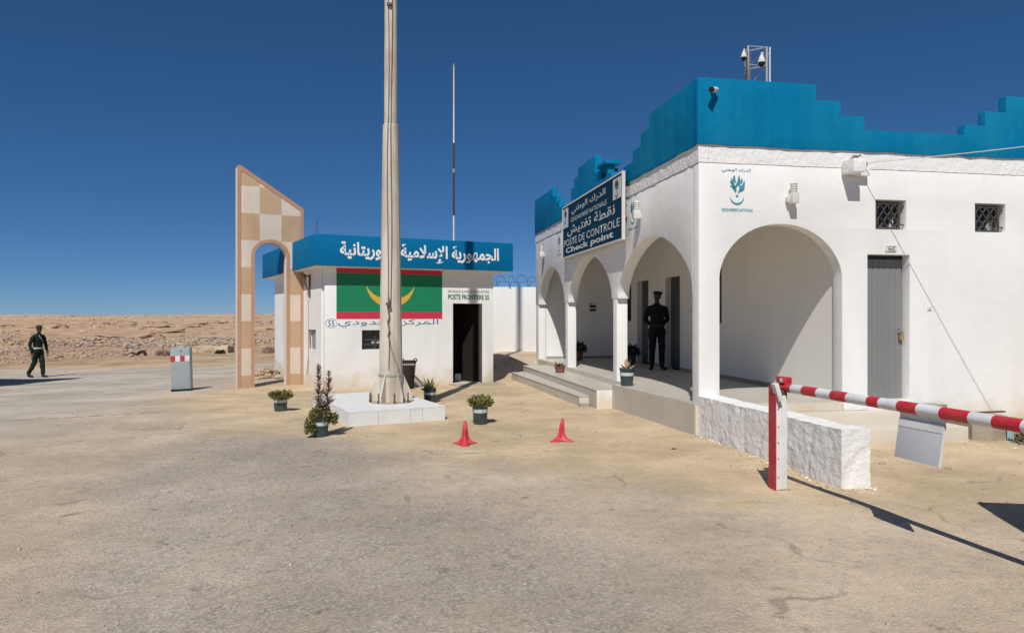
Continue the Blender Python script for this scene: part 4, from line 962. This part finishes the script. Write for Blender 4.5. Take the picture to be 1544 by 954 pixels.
for (bx_, hh_, ln) in ((-.03, .99, .0), (.085, .90, .05)):
    sp = MB(); P_ = lambda z: Vector((bx_ + ln * (z - .3), -.02, z))
    sp.tube(P_(.25), P_(hh_), .011, .005, 6)
    for k in range(150):
        z_ = .40 + (hh_ - .40) * rnd.random(); a_ = rnd.uniform(0, 6.28); l_ = .155 * (1 - .70 * (z_ - .40) / (hh_ - .40)) * rnd.uniform(.7, 1.2)
        c = P_(z_); d_ = Vector((math.cos(a_), math.sin(a_), .75)).normalized(); w_ = Vector((-math.sin(a_), math.cos(a_), 0)) * .0085
        sp.add([c - w_, c + w_, c + d_ * l_ * .7 + w_ * .8 + Vector((0, 0, -.004)), c + d_ * l_, c + d_ * l_ * .7 - w_ * .8], [(0, 1, 2, 3, 4)])
    sp.build('dried_spike', dry, t, fix=False, smooth=False)
q = W(-.125, 2.62, .43); t = thing('potted_agave', 'green bucket with pinkish yellow leaves on the curb by the column', 'potted plant', q, .2, GP)
pot(t, .31, .128, potm); agave(t, .31, 10, .20, .028, leaf_p, 8)
q = W(-.31, 6.73, .335); t = thing('potted_cactus', 'small terracotta pot of green succulents on the step', 'potted plant', q, .2, GP)
pot(t, .15, .12, terra, False); leaf_clump(MB(), 130, .10, .08, .06, (0, 0, .12), .6, 12, 2).build('foliage', [leaf_g, leaf_o], t, fix=False, smooth=False)
MB().path([(-.05, 0, .11), (-.09, 0, .2), (-.1, 0, .27)], .012, 6).path([(-.07, .01, .17), (-.13, .02, .25)], .009, 6).build('stem', leaf_o, t)
for (s, tt, lb_) in ((.95, 9.6, 'dark leafy pot plant in the far shaded corner of the portico'), (1.75, 7.58, 'dark leafy pot plant beside the left portico door')):
    q = W(s, tt, .432); t = thing('shade_plant', lb_, 'potted plant', q, .2, GP); pot(t, .26, .12, terra if s < 1 else potm, False); leaf_clump(MB(), 260, .17, .24, .11, (0, 0, .22), .5, 14).build('foliage', leaf_d, t, fix=False, smooth=False)
q = W(.13, .33, .432); t = thing('potted_plant', 'half hidden dark bucket behind the corner pier', 'potted plant', q, .2, GP); pot(t, .26, .10, potm); leaf_clump(MB(), 60, .06, .10, .06, (0, 0, .22), .8, 15).build('foliage', leaf_d, t, fix=False, smooth=False)

# basket
q = KW(2.06, -.12); t = thing('waste_basket', 'tall dark wire waste basket with two handles behind the flagpole', 'basket', (q[0], q[1], hz(q[0], q[1])), KROT)
R_ = lambda z: .135 + .06 * z / .62
bk = MB()
for k in range(24):
    a_ = 6.283 * k / 24; bk.tube((R_(0) * math.cos(a_), R_(0) * math.sin(a_), 0), (R_(.62) * math.cos(a_), R_(.62) * math.sin(a_), .62), .0045, .0045, 5)
for z_ in np.linspace(.02, .58, 18): bk.path([(R_(z_) * math.cos(a_), R_(z_) * math.sin(a_), z_) for a_ in [i * 6.2832 / 24 for i in range(25)]], .0042, 4)
bk.build('mesh_body', wicker, t)
MB().lathe([(R_(.6) - .006, .585), (R_(.6) + .012, .585), (R_(.62) + .012, .635), (R_(.62) - .006, .635)], 28, cap=False).build('rim', wicker, t); MB().lathe([(.001, .0), (.13, .0), (.13, .01)], 20).build('base', wicker, t)
MB().lathe([(.001, .53), (.165, .52), (.128, .02)], 18).build('rubbish', M('rubbish', (.06, .045, .035), .9, .4, 9, .5, 30), t)
for sx in (-1, 1): MB().path([(sx * .15 - .035, -.11, .62), (sx * .15 - .03, -.12, .675), (sx * .15, -.122, .69), (sx * .15 + .03, -.12, .675), (sx * .15 + .035, -.11, .62)], .012, 6).build('handle', wicker, t)

# barrier cabinet on the left
x, y = gpx(273, 589, -.07)
t = thing('barrier_cabinet', 'grey metal barrier cabinet with a red and white reflective strip', 'cabinet', (x, y, hz(x, y)), R(12))
cT = Matrix.Rotation(R(-1.5), 4, 'Y')
MB().box(-.21, .21, 0, .24, .05, 1.01, T=cT).build('body', grey, t, bevel=.012)
MB().box(-.185, .185, -.004, -.0005, .10, .97, T=cT).build('door_panel', grey, t, bevel=.0015)
MB().box(-.215, .215, -.012, .25, -.05, .05).build('base', black, t, bevel=.005)
for k in range(4): MB().box(-.205 + .102 * k, -.205 + .102 * (k + 1) - .001, -.0075, -.0045, .69, .82, T=cT).build('red_reflector' if k % 2 == 0 else 'white_reflector', redp if k % 2 == 0 else whitep, t, smooth=False)
MB().tube((-.0, -.01, .93), (-.0, -.003, .93), .016, .016, 10).build('lock', black, t)
MB().box(-.09, .05, .08, .18, 1.0, 1.05).build('arm_hub', galv, t, bevel=.008)

# ------------------------------------------------------------------ things on the right by the wall
q = W(3.30, -.16, .285); t = thing('flat_stone_slab', 'flat brownish stone slab lying on the terrace by the steel door', 'stone slab', q, BROT)
from_bm('slab', rough_box(-.05, .40, -.13, .13, .0, .085, .035, .018, 12, 7), conc, t)
q = W(3.62, -1.0, 0); t = thing('concrete_trough', 'weathered concrete block with flaking pale blue paint beside the terrace', 'trough', q, BROT + R(4))
tr = rough_box(-.24, .62, -.14, .42, -.15, .27, .05, .012, 6, 6)
for v in tr.verts:
    if v.co.x < -.0: v.co.y += -(v.co.x) * .35; v.co.z -= max(0, -v.co.x - .1) * .0
from_bm('block', tr, conc, t)
flat('paint_patch', [[(0, .0), (.12, -.02), (.14, .1), (.19, .13), (.17, .2), (.05, .21), (-.01, .14)]], M('flaking_blue_paint', (.30, .48, .55), .7, .25, 12, .3, 40), t, (.22, -.158, .02), XF, ZF)
MB().box(-.1, .9, .44, .5, .27, .29).build('rail', rust, t)
x, y = 6.85, 8.95; t = thing('desert_shrub', 'low dark green weed growing beside the concrete block', 'shrub', (x, y, hz(x, y)))
lb = leaf_clump(MB(), 420, .30, .30, .07, (0, 0, 0), .4, 31, 2); lb.build('foliage', [leaf_d, leaf_o], t, fix=False, smooth=False)
sb = MB(); rnd = random.Random(2)
for k in range(14): a_ = rnd.uniform(0, 6.28); sb.tube((0, 0, 0), (.26 * math.cos(a_), .26 * math.sin(a_), .18), .006, .003, 5)
sb.build('stem', dry, t)
# ------------------------------------------------------------------ people
def person(name, label, loc, rz, P, mats, cap_kind, extras=None):
    """body: one continuous remeshed surface from tapered limbs; local +Y is forward"""
    t = thing(name, label, 'person', loc, rz)
    mb = MB()
    V = lambda k: Vector(P[k])
    pel, ch, nk, hd = V('pelvis'), V('chest'), V('neck'), V('head')
    rings = [(-.10, .155, .115), (0.0, .172, .125), (.12, .155, .115), (.24, .165, .118), (.36, .185, .122), (.44, .172, .112), (.50, .115, .09), (.56, .064, .066)]
    vs = []; n = 20
    for z, rx, ry in rings:
        c = pel.lerp(nk, (z) / .56)
        for i in range(n): a = 6.2832 * i / n; vs.append(c + Vector((rx * math.cos(a), ry * math.sin(a) * (1.0 if math.sin(a) > 0 else .95), 0)))
    fs = [(k * n + i, k * n + (i + 1) % n, (k + 1) * n + (i + 1) % n, (k + 1) * n + i) for k in range(len(rings) - 1) for i in range(n)] + [tuple(range(n - 1, -1, -1)), tuple(range((len(rings) - 1) * n, len(rings) * n))]
    mb.add(vs, fs)
    mb.capsule(nk - Vector((0, .0, .06)), hd - Vector((0, .01, .06)), .058, .054)
    Hr = Matrix.Rotation(P.get('look', 0), 3, 'Z')
    E = lambda off, r: mb.ell(hd + Hr @ Vector(off), r, 14, 10, T=Hr.to_4x4())
    E((0, -.012, .03), (.076, .095, .098)); E((0, .022, -.04), (.058, .072, .070)); E((0, .062, -.085), (.030, .026, .024))
    E((0, .092, -.018), (.013, .022, .020)); E((0, .085, .01), (.010, .016, .028)); E((-.03, .074, .03), (.030, .018, .012)); E((.03, .074, .03), (.030, .018, .012))
    E((0, .078, -.058), (.024, .014, .010)); E((.076, -.01, -.005), (.012, .02, .032)); E((-.076, -.01, -.005), (.012, .02, .032))
    for s in ('l', 'r'):
        sh, el, wr = V('sh_' + s), V('el_' + s), V('wr_' + s); hp, kn, an = V('hp_' + s), V('kn_' + s), V('an_' + s)
        mb.capsule(nk - Vector((0, 0, .045)), sh, .048, .066); mb.capsule(sh, el, .066, .054); mb.capsule(el, wr, .052, .040)
        mb.ell(sh.lerp(el, .35), (.066, .07, .10), 12, 8)
        mb.capsule(hp, kn, .104, .078); mb.capsule(kn, an + Vector((0, 0, .06)), .074, .066); mb.ell(kn.lerp(an, .3) - Vector((0, .02, 0)), (.066, .074, .13), 12, 8)
        f = Vector(P['toe_' + s]).normalized(); L_ = Matrix(((f.y, f.x, 0), (-f.x, f.y, 0), (0, 0, 1))).to_4x4()
        mb.capsule(an + Vector((0, 0, .05)), an - Vector((0, 0, .03)), .052, .05)
        mb.ell(an + f * .07 - Vector((0, 0, .045)), (.048, .135, .042), 14, 8, T=L_); mb.ell(an + f * .15 - Vector((0, 0, .05)), (.047, .06, .036), 12, 8, T=L_)
        # hand: palm, four fingers of different length, thumb
        d = Vector(P.get('hd_' + s, (wr - el))).normalized(); side = Vector(P['thumb_' + s]).normalized(); side = (side - d * side.dot(d)).normalized(); pn_ = d.cross(side)
        mb.capsule(wr, wr + d * .03, .034, .032)
        Q = Matrix((side, d, pn_)).transposed().to_4x4()
        mb.ell(wr + d * .065, (.042, .055, .018), 12, 8, T=Q)
        curl = P.get('curl', .45)
        for i, (o, fl_) in enumerate(((.030, .070), (.010, .080), (-.011, .074), (-.030, .058))):
            b0 = wr + d * .105 + side * o; d1 = (d + pn_ * curl * .5 * P.get('cs_' + s, 1)).normalized(); d2 = (d + pn_ * curl * 1.4 * P.get('cs_' + s, 1)).normalized()
            b1 = b0 + d1 * fl_ * .5; b2 = b1 + d2 * fl_ * .5
            mb.capsule(b0 - d * .02, b1, .0105, .0098); mb.capsule(b1, b2, .0098, .0088)
        tb = wr + d * .04 + side * .03; mb.capsule(tb, tb + (d * .8 + side * .6).normalized() * .04, .014, .0115); mb.capsule(tb + (d * .8 + side * .6).normalized() * .04, tb + (d * .95 + side * .4).normalized() * .075, .0115, .0095)
    o = mb.build('tmp', mats[0], fix=False, smooth=False)
    md = o.modifiers.new('r', 'REMESH'); md.mode = 'VOXEL'; md.voxel_size = .0085
    sm_ = o.modifiers.new('s', 'SMOOTH'); sm_.iterations = 3; sm_.factor = .5
    dg = bpy.context.evaluated_depsgraph_get(); me = bpy.data.meshes.new_from_object(o.evaluated_get(dg)); bpy.data.objects.remove(o)
    me.materials.clear()
    for m_ in mats: me.materials.append(m_)
    me.name = 'body'
    nv = len(me.vertices)
    cos_ = [v.co.copy() for v in me.vertices]; nors = [v.normal.copy() for v in me.vertices]
    for i, c in enumerate(cos_):                              # cloth folds below the collar
        if .16 < c.z < nk.z - .03: cos_[i] = c + nors[i] * (.009 * (mnoise.noise(Vector((c.x * 9, c.y * 9, c.z * 5))) + .6 * mnoise.noise(c * 24)))
    me.vertices.foreach_set('co', np.array(cos_).ravel()); me.update()
    wl_, wr_ = V('wr_l'), V('wr_r'); dl_ = Vector(P.get('hd_l', wl_ - V('el_l'))).normalized(); dr_ = Vector(P.get('hd_r', wr_ - V('el_r'))).normalized()
    mi = []
    for p in me.polygons:
        c = p.center
        if c.z > nk.z + .015: k = 1
        elif (c - wl_).length < .22 and (c - wl_).dot(dl_) > .012 and abs((c - wl_ - dl_ * (c - wl_).dot(dl_)).length) < .075: k = 1
        elif (c - wr_).length < .22 and (c - wr_).dot(dr_) > .012 and abs((c - wr_ - dr_ * (c - wr_).dot(dr_)).length) < .075: k = 1
        elif c.z < .19: k = 2
        else: k = 0
        mi.append(k)
    me.polygons.foreach_set('material_index', mi); me.polygons.foreach_set('use_smooth', [True] * len(mi))
    body = link('body', me, t)
    hair = MB().ell(hd + Hr @ Vector((0, -.022, .03)), (.0785, .092, .092), 16, 10, T=Hr.to_4x4()); hair.build('hair', mats[3], t)
    T4 = Matrix.Translation(hd) @ Hr.to_4x4()
    if cap_kind == 'beret':
        cp = MB(); cp.lathe([(.084, .05), (.087, .075), (.112, .098), (.112, .112), (.085, .130), (.001, .137)], 24, cap=False)
        cp.v = [T4 @ (Vector((v[0], v[1] * 1.15 - .01, v[2])) + Vector((-.012, 0, v[1] * .12))) for v in cp.v]; cp.build('cap', mats[4], t, fix=False, ang=70)
    else:
        cp = MB(); cp.lathe([(.084, .035), (.086, .05), (.088, .10), (.080, .125), (.05, .138), (.001, .142)], 24, cap=False)
        cp.v = [T4 @ Vector((v[0], v[1] * 1.17 - .01, v[2])) for v in cp.v]; co_ = cp.build('cap', mats[4], t, fix=False, ang=70)
        vz = MB().poly([(-.07, .07), (-.062, .12), (-.03, .165), (0, .175), (.03, .165), (.062, .12), (.07, .07), (0, .09)], [], lambda a, b, w: T4 @ Vector((a, b, .042 - (b - .07) * .22 + w)), 0, .006); vz.build('visor', mats[4], co_)
    # belt and buckle, collar
    def ring_at(z, grow, h, nm, m_):
        c = pel.lerp(nk, z / .56); rx = np.interp(z, [r[0] for r in rings], [r[1] for r in rings]) + grow; ry = np.interp(z, [r[0] for r in rings], [r[2] for r in rings]) + grow
        r_ = MB(); vs = []; n = 28
        for dz, e in ((-h, 0), (-h, .006), (h, .006), (h, 0)):
            for i in range(n): a = 6.2832 * i / n; vs.append(c + Vector(((rx + e) * math.cos(a), (ry + e) * math.sin(a), dz)))
        r_.add(vs, [(k * n + i, k * n + (i + 1) % n, (k + 1) * n + (i + 1) % n, (k + 1) * n + i) for k in range(3) for i in range(n)]); return r_.build(nm, m_, t)
    ring_at(.06, .012, .024, 'belt', mats[5])
    ring_at(.545, .0, .02, 'collar', mats[0])
    if extras == 'sash':
        sa = MB(); vs = []; n = 26
        for i in range(n + 1):
            u = i / n; z = .50 - .44 * u; a = R(62 + 92 * u)
            rx = np.interp(z, [r[0] for r in rings], [r[1] for r in rings]) + .018; ry = np.interp(z, [r[0] for r in rings], [r[2] for r in rings]) + .018
            c = pel.lerp(nk, z / .56)
            for dz in (-.016, .016): vs.append(c + Vector((rx * math.cos(a), ry * math.sin(a), dz)))
        sa.add(vs, [(2 * i, 2 * i + 1, 2 * i + 3, 2 * i + 2) for i in range(n)]); sa.build('shoulder_strap', mats[5], t)
    return t
skin_d = M('dark_skin', (.075, .042, .028), .5, .15, 12, spec=.4)
uni_b = M('black_uniform', (.012, .013, .015), .85, .2, 8, .3, 160, spec=.15)
uni_g = M('dark_green_uniform', (.018, .032, .018), .85, .2, 8, .3, 160, spec=.15)
boot = M('black_boot', (.010, .010, .010), .4, .2, 10)
hairm = M('black_hair', (.008, .007, .007), .7, .2, 20)
capb = M('black_cap', (.012, .012, .015), .8, .2, 10); capg = M('green_cap', (.026, .034, .020), .8, .2, 10)
webb = M('white_webbing', (.62, .62, .60), .6, .08, 10); webk = M('black_webbing', (.01, .01, .01), .6, .1, 10)
q = W(1.81, 6.04, .432)
person('person', 'officer in black uniform and cap standing with hands behind his back in the portico', q, R(178), dict(
    pelvis=(0, 0, .95), chest=(0, 0, 1.3), neck=(0, .0, 1.51), head=(0, .02, 1.655), look=R(-28),
    sh_l=(-.185, 0, 1.395), el_l=(-.255, -.09, 1.15), wr_l=(-.10, -.19, .99), sh_r=(.185, 0, 1.395), el_r=(.255, -.09, 1.15), wr_r=(.08, -.21, 1.01),
    hp_l=(-.095, 0, .90), kn_l=(-.108, .015, .49), an_l=(-.118, -.01, .085), hp_r=(.095, 0, .90), kn_r=(.108, .015, .49), an_r=(.118, -.01, .085),
    toe_l=(-.35, 1, 0), toe_r=(.35, 1, 0), thumb_l=(0, 0, 1), thumb_r=(0, 0, 1), hd_l=(1, -.1, -.25), hd_r=(-1, -.1, -.3)), [uni_b, skin_d, boot, hairm, capb, webk], 'beret')
x, y = (57 - CX) / F_PX * 23.7, 23.7
person('person', 'soldier in dark green uniform with white belt and shoulder strap walking on the road', (x, y, hz(x, y)), R(-104), dict(
    pelvis=(0, 0, .94), chest=(0, .02, 1.3), neck=(0, .03, 1.50), head=(0, .06, 1.64), look=R(-12),
    sh_l=(-.185, .02, 1.385), el_l=(-.265, .03, 1.14), wr_l=(-.25, .12, .89), sh_r=(.185, .02, 1.385), el_r=(.27, -.04, 1.14), wr_r=(.25, .02, .88),
    hp_l=(-.09, 0, .90), kn_l=(-.08, .10, .50), an_l=(-.08, .13, .085), hp_r=(.09, 0, .90), kn_r=(.08, -.05, .50), an_r=(.09, -.28, .10),
    toe_l=(0, 1, 0), toe_r=(.1, 1, -.1), thumb_l=(.4, 1, 0), thumb_r=(-.4, 1, 0)), [uni_g, skin_d, boot, hairm, capg, webb], 'cap', 'sash')

# ------------------------------------------------------------------ off to the sides: road canopy whose corner shades the road, parked van whose nose shades the ground
t = thing('road_canopy', 'flat concrete canopy over the road beyond the left edge', 'canopy', (-14.66, 18.66, 0), math.atan2(.4, -2.8))
c_, s_ = math.cos(math.atan2(.4, -2.8)), math.sin(math.atan2(.4, -2.8))
MB().box(0, 7.5, 0.0, 7.0, 4.35, 4.6).build('roof', white, t, bevel=.02)
for (x, y) in ((1.6, 1.4), (6.4, 1.4), (1.6, 5.6), (6.4, 5.6)): MB().box(x, x + .35, y, y + .35, -.6, 4.35).build('pillar', white, t, bevel=.02)
van = thing('parked_van', 'dark parked van just beyond the right edge of the view', 'van', (3.80, 4.98, 0), math.atan2(-.985, -.175) + R(3))
pr = [(0.0, .35), (-.02, .75), (.03, 1.12), (.14, 1.30), (.28, 1.86), (.42, 2.0), (.8, 2.08), (4.4, 2.10), (4.62, 1.9), (4.66, .4), (4.4, .32), (.2, .28)]
bdy = MB().poly(pr, [], lambda a, b, w: Vector((a, w, b)), .04, 1.82); bdy.build('body', carp, van, bevel=.06, seg=3)
for xx in (.95, 3.75):
    for yy in (.02, 1.64):
        wh = MB().tube((xx, yy, .34), (xx, yy + .22, .34), .34, .34, 26).build('wheel', rubber, van, bevel=.02)
        MB().tube((xx, yy - .005 if yy < 1 else yy + .19, .34), (xx, yy + .02 if yy < 1 else yy + .225, .34), .2, .2, 18).build('rim', galv, wh)
MB().poly([(.36, 1.32), (.5, 1.86), (1.6, 1.9), (1.6, 1.32)], [], lambda a, b, w: Vector((a, w, b)), .030, .039).poly([(.36, 1.32), (.5, 1.86), (1.6, 1.9), (1.6, 1.32)], [], lambda a, b, w: Vector((a, w, b)), 1.821, 1.83).build('side_window', glass, van, smooth=False)
MB().box(-.03, -.005, .2, .5, .78, .95).box(-.03, -.005, 1.36, 1.66, .78, .95).build('headlight', glass, van, bevel=.01)
MB().box(-.06, .1, .06, 1.8, .38, .6).build('bumper', black, van, bevel=.03)

# ------------------------------------------------------------------ stones, rubble, road line
rnd = random.Random(9); SM = [rock_data(60 + i, 2, stone if i % 3 else stone_d) for i in range(8)]
x0, y0 = gpx(405, 571, -.1)
for k in range(46):
    a_ = rnd.uniform(0, 6.28); r_ = .62 * math.sqrt(rnd.random()); xx, yy = x0 + r_ * 1.1 * math.cos(a_), y0 + r_ * .9 * math.sin(a_); s_ = rnd.uniform(.05, .11)
    o = link('rubble_stone', SM[k % 8], None, (xx, yy, hz(xx, yy) + s_ * .3 + .26 * max(0, 1 - r_ / .55)), (rnd.uniform(-.5, .5), rnd.uniform(-.5, .5), rnd.uniform(0, 6))); o.scale = (s_, s_ * rnd.uniform(.7, 1.1), s_ * rnd.uniform(.8, 1.3))
    tag(o, 'grey stone in the small heap seen through the checkered arch', 'stone', 'stones heaped behind the checkered panel')
for k in range(64):                                          # boulders on the slope
    an = rnd.uniform(R(-40), R(-15)); r_ = rnd.uniform(36, 95); xx, yy = r_ * math.sin(an), r_ * math.cos(an); s_ = rnd.uniform(.10, .24) * (1 + r_ / 140)
    o = link('boulder', SM[k % 8], None, (xx, yy, hz(xx, yy) + s_ * .12), (rnd.uniform(-.3, .3), rnd.uniform(-.3, .3), rnd.uniform(0, 6))); o.scale = (s_ * rnd.uniform(.8, 1.7), s_, s_ * rnd.uniform(.6, 1.0))
    tag(o, 'tan boulder among the rubble on the desert slope behind the road', 'boulder', 'boulders on the desert slope')
for k in range(11):
    xx, yy = -42.5 + k * .95 + rnd.uniform(-.15, .15), 101 + rnd.uniform(-.4, .4); o = link('marker_stone', SM[k % 8], None, (xx, yy, hz(xx, yy) + .12)); s_ = rnd.uniform(.25, .4); o.scale = (s_, s_, s_)
    tag(o, 'small dark stone in the distant row along the desert ridge', 'stone', 'row of marker stones far off')
t_ = []; s2 = []
for k in range(22000):
    an = R(-46) + R(38) * rng.random(); r_ = 33 + 230 * rng.random() ** 2.0; t_.append((r_ * math.sin(an), r_ * math.cos(an))); s2.append(rng.uniform(.02, .065) * (1 + r_ / 75) * (1 if rng.random() < .93 else 2.1))
t_ = np.array(t_); dens = fbm(t_[:, 0] * .09, t_[:, 1] * .09, 91, 3); keep = dens > .50
t_ = t_[keep]; s2 = np.array(s2)[keep]; hh_ = height(t_[:, 0], t_[:, 1])
rock_field('desert_rubble', np.stack([t_[:, 0], t_[:, 1], hh_ + s2 * .15], -1), s2, [stone_s, stone_d], 'stuff', 'loose tan rubble strewn over the desert slope')
LM = [rock_data(90 + i, 3, ledge_m) for i in range(4)]
for k in range(26):                                           # dark weathered ledges
    px = rnd.uniform(-40, 420); D = rnd.uniform(52, 105); x, y = (px - CX) / F_PX * D, D; L_ = rnd.uniform(.7, 2.0)
    o = link('rock_ledge', LM[k % 4], None, (x, y, hz(x, y)), (rnd.uniform(-.1, .1), rnd.uniform(-.1, .1), rnd.uniform(-.5, .5))); o.scale = (L_, L_ * rnd.uniform(.4, .7), L_ * rnd.uniform(.22, .42))
    tag(o, 'brown weathered rock ledge breaking the surface of the desert slope', 'rock', 'rock ledges on the desert slope')
cx_, cy_ = -23.0, 46.0                                         # denser scree
pp = np.stack([cx_ + rng.normal(0, 3.6, 1500), cy_ + rng.normal(0, 2.4, 1500)], -1); ss = rng.uniform(.05, .19, 1500)
rock_field('scree', np.stack([pp[:, 0], pp[:, 1], height(pp[:, 0], pp[:, 1]) + ss * .3], -1), ss, [stone_s, stone_d], 'stuff', 'patch of broken pale scree on the slope')
# fine gravel on the forecourt
N = 2600; an = rng.uniform(R(-40), R(42), N); r_ = 2.2 + 11 * rng.random(N) ** .8; gx, gy = r_ * np.sin(an), r_ * np.cos(an); gs = rng.uniform(.003, .009, N) * np.where(rng.random(N) < .06, 2.2, 1)
rock_field('gravel', np.stack([gx, gy, height(gx, gy) + gs * .2], -1), gs, [stone, stone_d], 'stuff', 'loose grit scattered over the forecourt', 6)
# crumbs of plaster along the low wall and steps
pts_ = []; sz = []
for k in range(170):
    v_ = rng.random(); 
    if v_ < .6: s_, tt_ = -.03 - abs(rng.normal(0, .07)), -3.1 * rng.random()
    elif v_ < .75: s_, tt_ = rng.uniform(-.05, .4), -3.14 - abs(rng.normal(0, .07))
    else: s_, tt_ = rng.uniform(.5, 4.5), -1.25 - abs(rng.normal(0, .5))
    q = W(s_, tt_); pts_.append((q[0], q[1], hz(q[0], q[1]) + .004)); sz.append(rng.uniform(.006, .022))
rock_field('plaster_crumbs', pts_, sz, [stone, white_rough], 'stuff', 'crumbs of plaster at the foot of the low wall')
# half buried tyre, dry bushes
x, y = (212 - CX) / F_PX * 34.5, 34.5
tag(MB().path([(.27 * math.cos(a_), 0, .27 * math.sin(a_)) for a_ in [i * 6.2832 / 24 for i in range(25)]], .075, 10).build('old_tyre', rubber, None, (x, y, hz(x, y) - .06), (R(-25), 0, R(-15))), 'old black tyre half buried at the foot of the rubble slope', 'tyre')
for (px, D, s_, lb_) in ((246, 34.5, .32, 'dry grey bush right of the half buried tyre'), (408, 37, .4, 'dry grey bush seen through the checkered arch'), (332, 36, .2, 'tiny dark bush above the pale rock ledge')):
    x, y = (px - CX) / F_PX * D, D
    tag(leaf_clump(MB(), 240, s_, s_ * .8, .10, (0, 0, 0), .5, px).build('dry_bush', dry if px != 332 else leaf_d, None, (x, y, hz(x, y)), fix=False, smooth=False), lb_, 'bush')
x, y = (318 - CX) / F_PX * 37, 37
tag(from_bm('pale_rock_ledge', rough_box(-.9, 1.0, -.3, .6, -.3, .32, .12, .16, 15, 1.6), stone, None, (x, y, hz(x, y))), 'large pale rock ledge left of the checkered panel beyond the road', 'rock')
def strip(name, a, b, w, mat, lift=.006, n=40, wander=.02):
    a, b = Vector(a), Vector(b); d = (b - a).normalized(); s_ = Vector((-d.y, d.x)); vs = []; fs = []
    for i in range(n + 1):
        c = a.lerp(b, i / n); ww = w * (.5 + .6 * random.random()); off = random.uniform(-wander, wander)
        for k in (-1, 1): q_ = c + s_ * (ww * k + off); vs.append((q_.x, q_.y, hz(q_.x, q_.y) + lift))
    for i in range(n):
        if random.random() < .82: fs.append((2 * i, 2 * i + 1, 2 * i + 3, 2 * i + 2))
    o = MB().add(vs, fs).build(name, mat, None, fix=False, smooth=False); o['kind'] = 'structure'; return o
strip('road_line', gpx(-60, 635), gpx(250, 619), .035, M('faded_line', (.50, .45, .38), .8, .2, 6))
strip('road_line', gpx(60, 583, -.3), gpx(255, 578, -.15), .04, M('faded_line_pale', (.46, .42, .36), .8, .2, 6))
# debris on the forecourt
for (px, y_, s_, lb_) in ((1016, 676, .02, 'small dark stone near the low wall'), (797, 828, .012, 'tiny pale pebble on the forecourt'), (1330, 700, .03, 'pale stone on the sand right of the low wall'), (1430, 708, .03, 'pale stone on the sand under the hanging sign')):
    x, y = gpx(px, y_); o = link('pebble', rock_data(int(px), 2, stone if 'pale' in lb_ else rust), None, (x, y, hz(x, y) + s_ * .2)); o.scale = (s_ * 1.6, s_, s_); tag(o, lb_, 'stone')
bpy.context.view_layer.update()
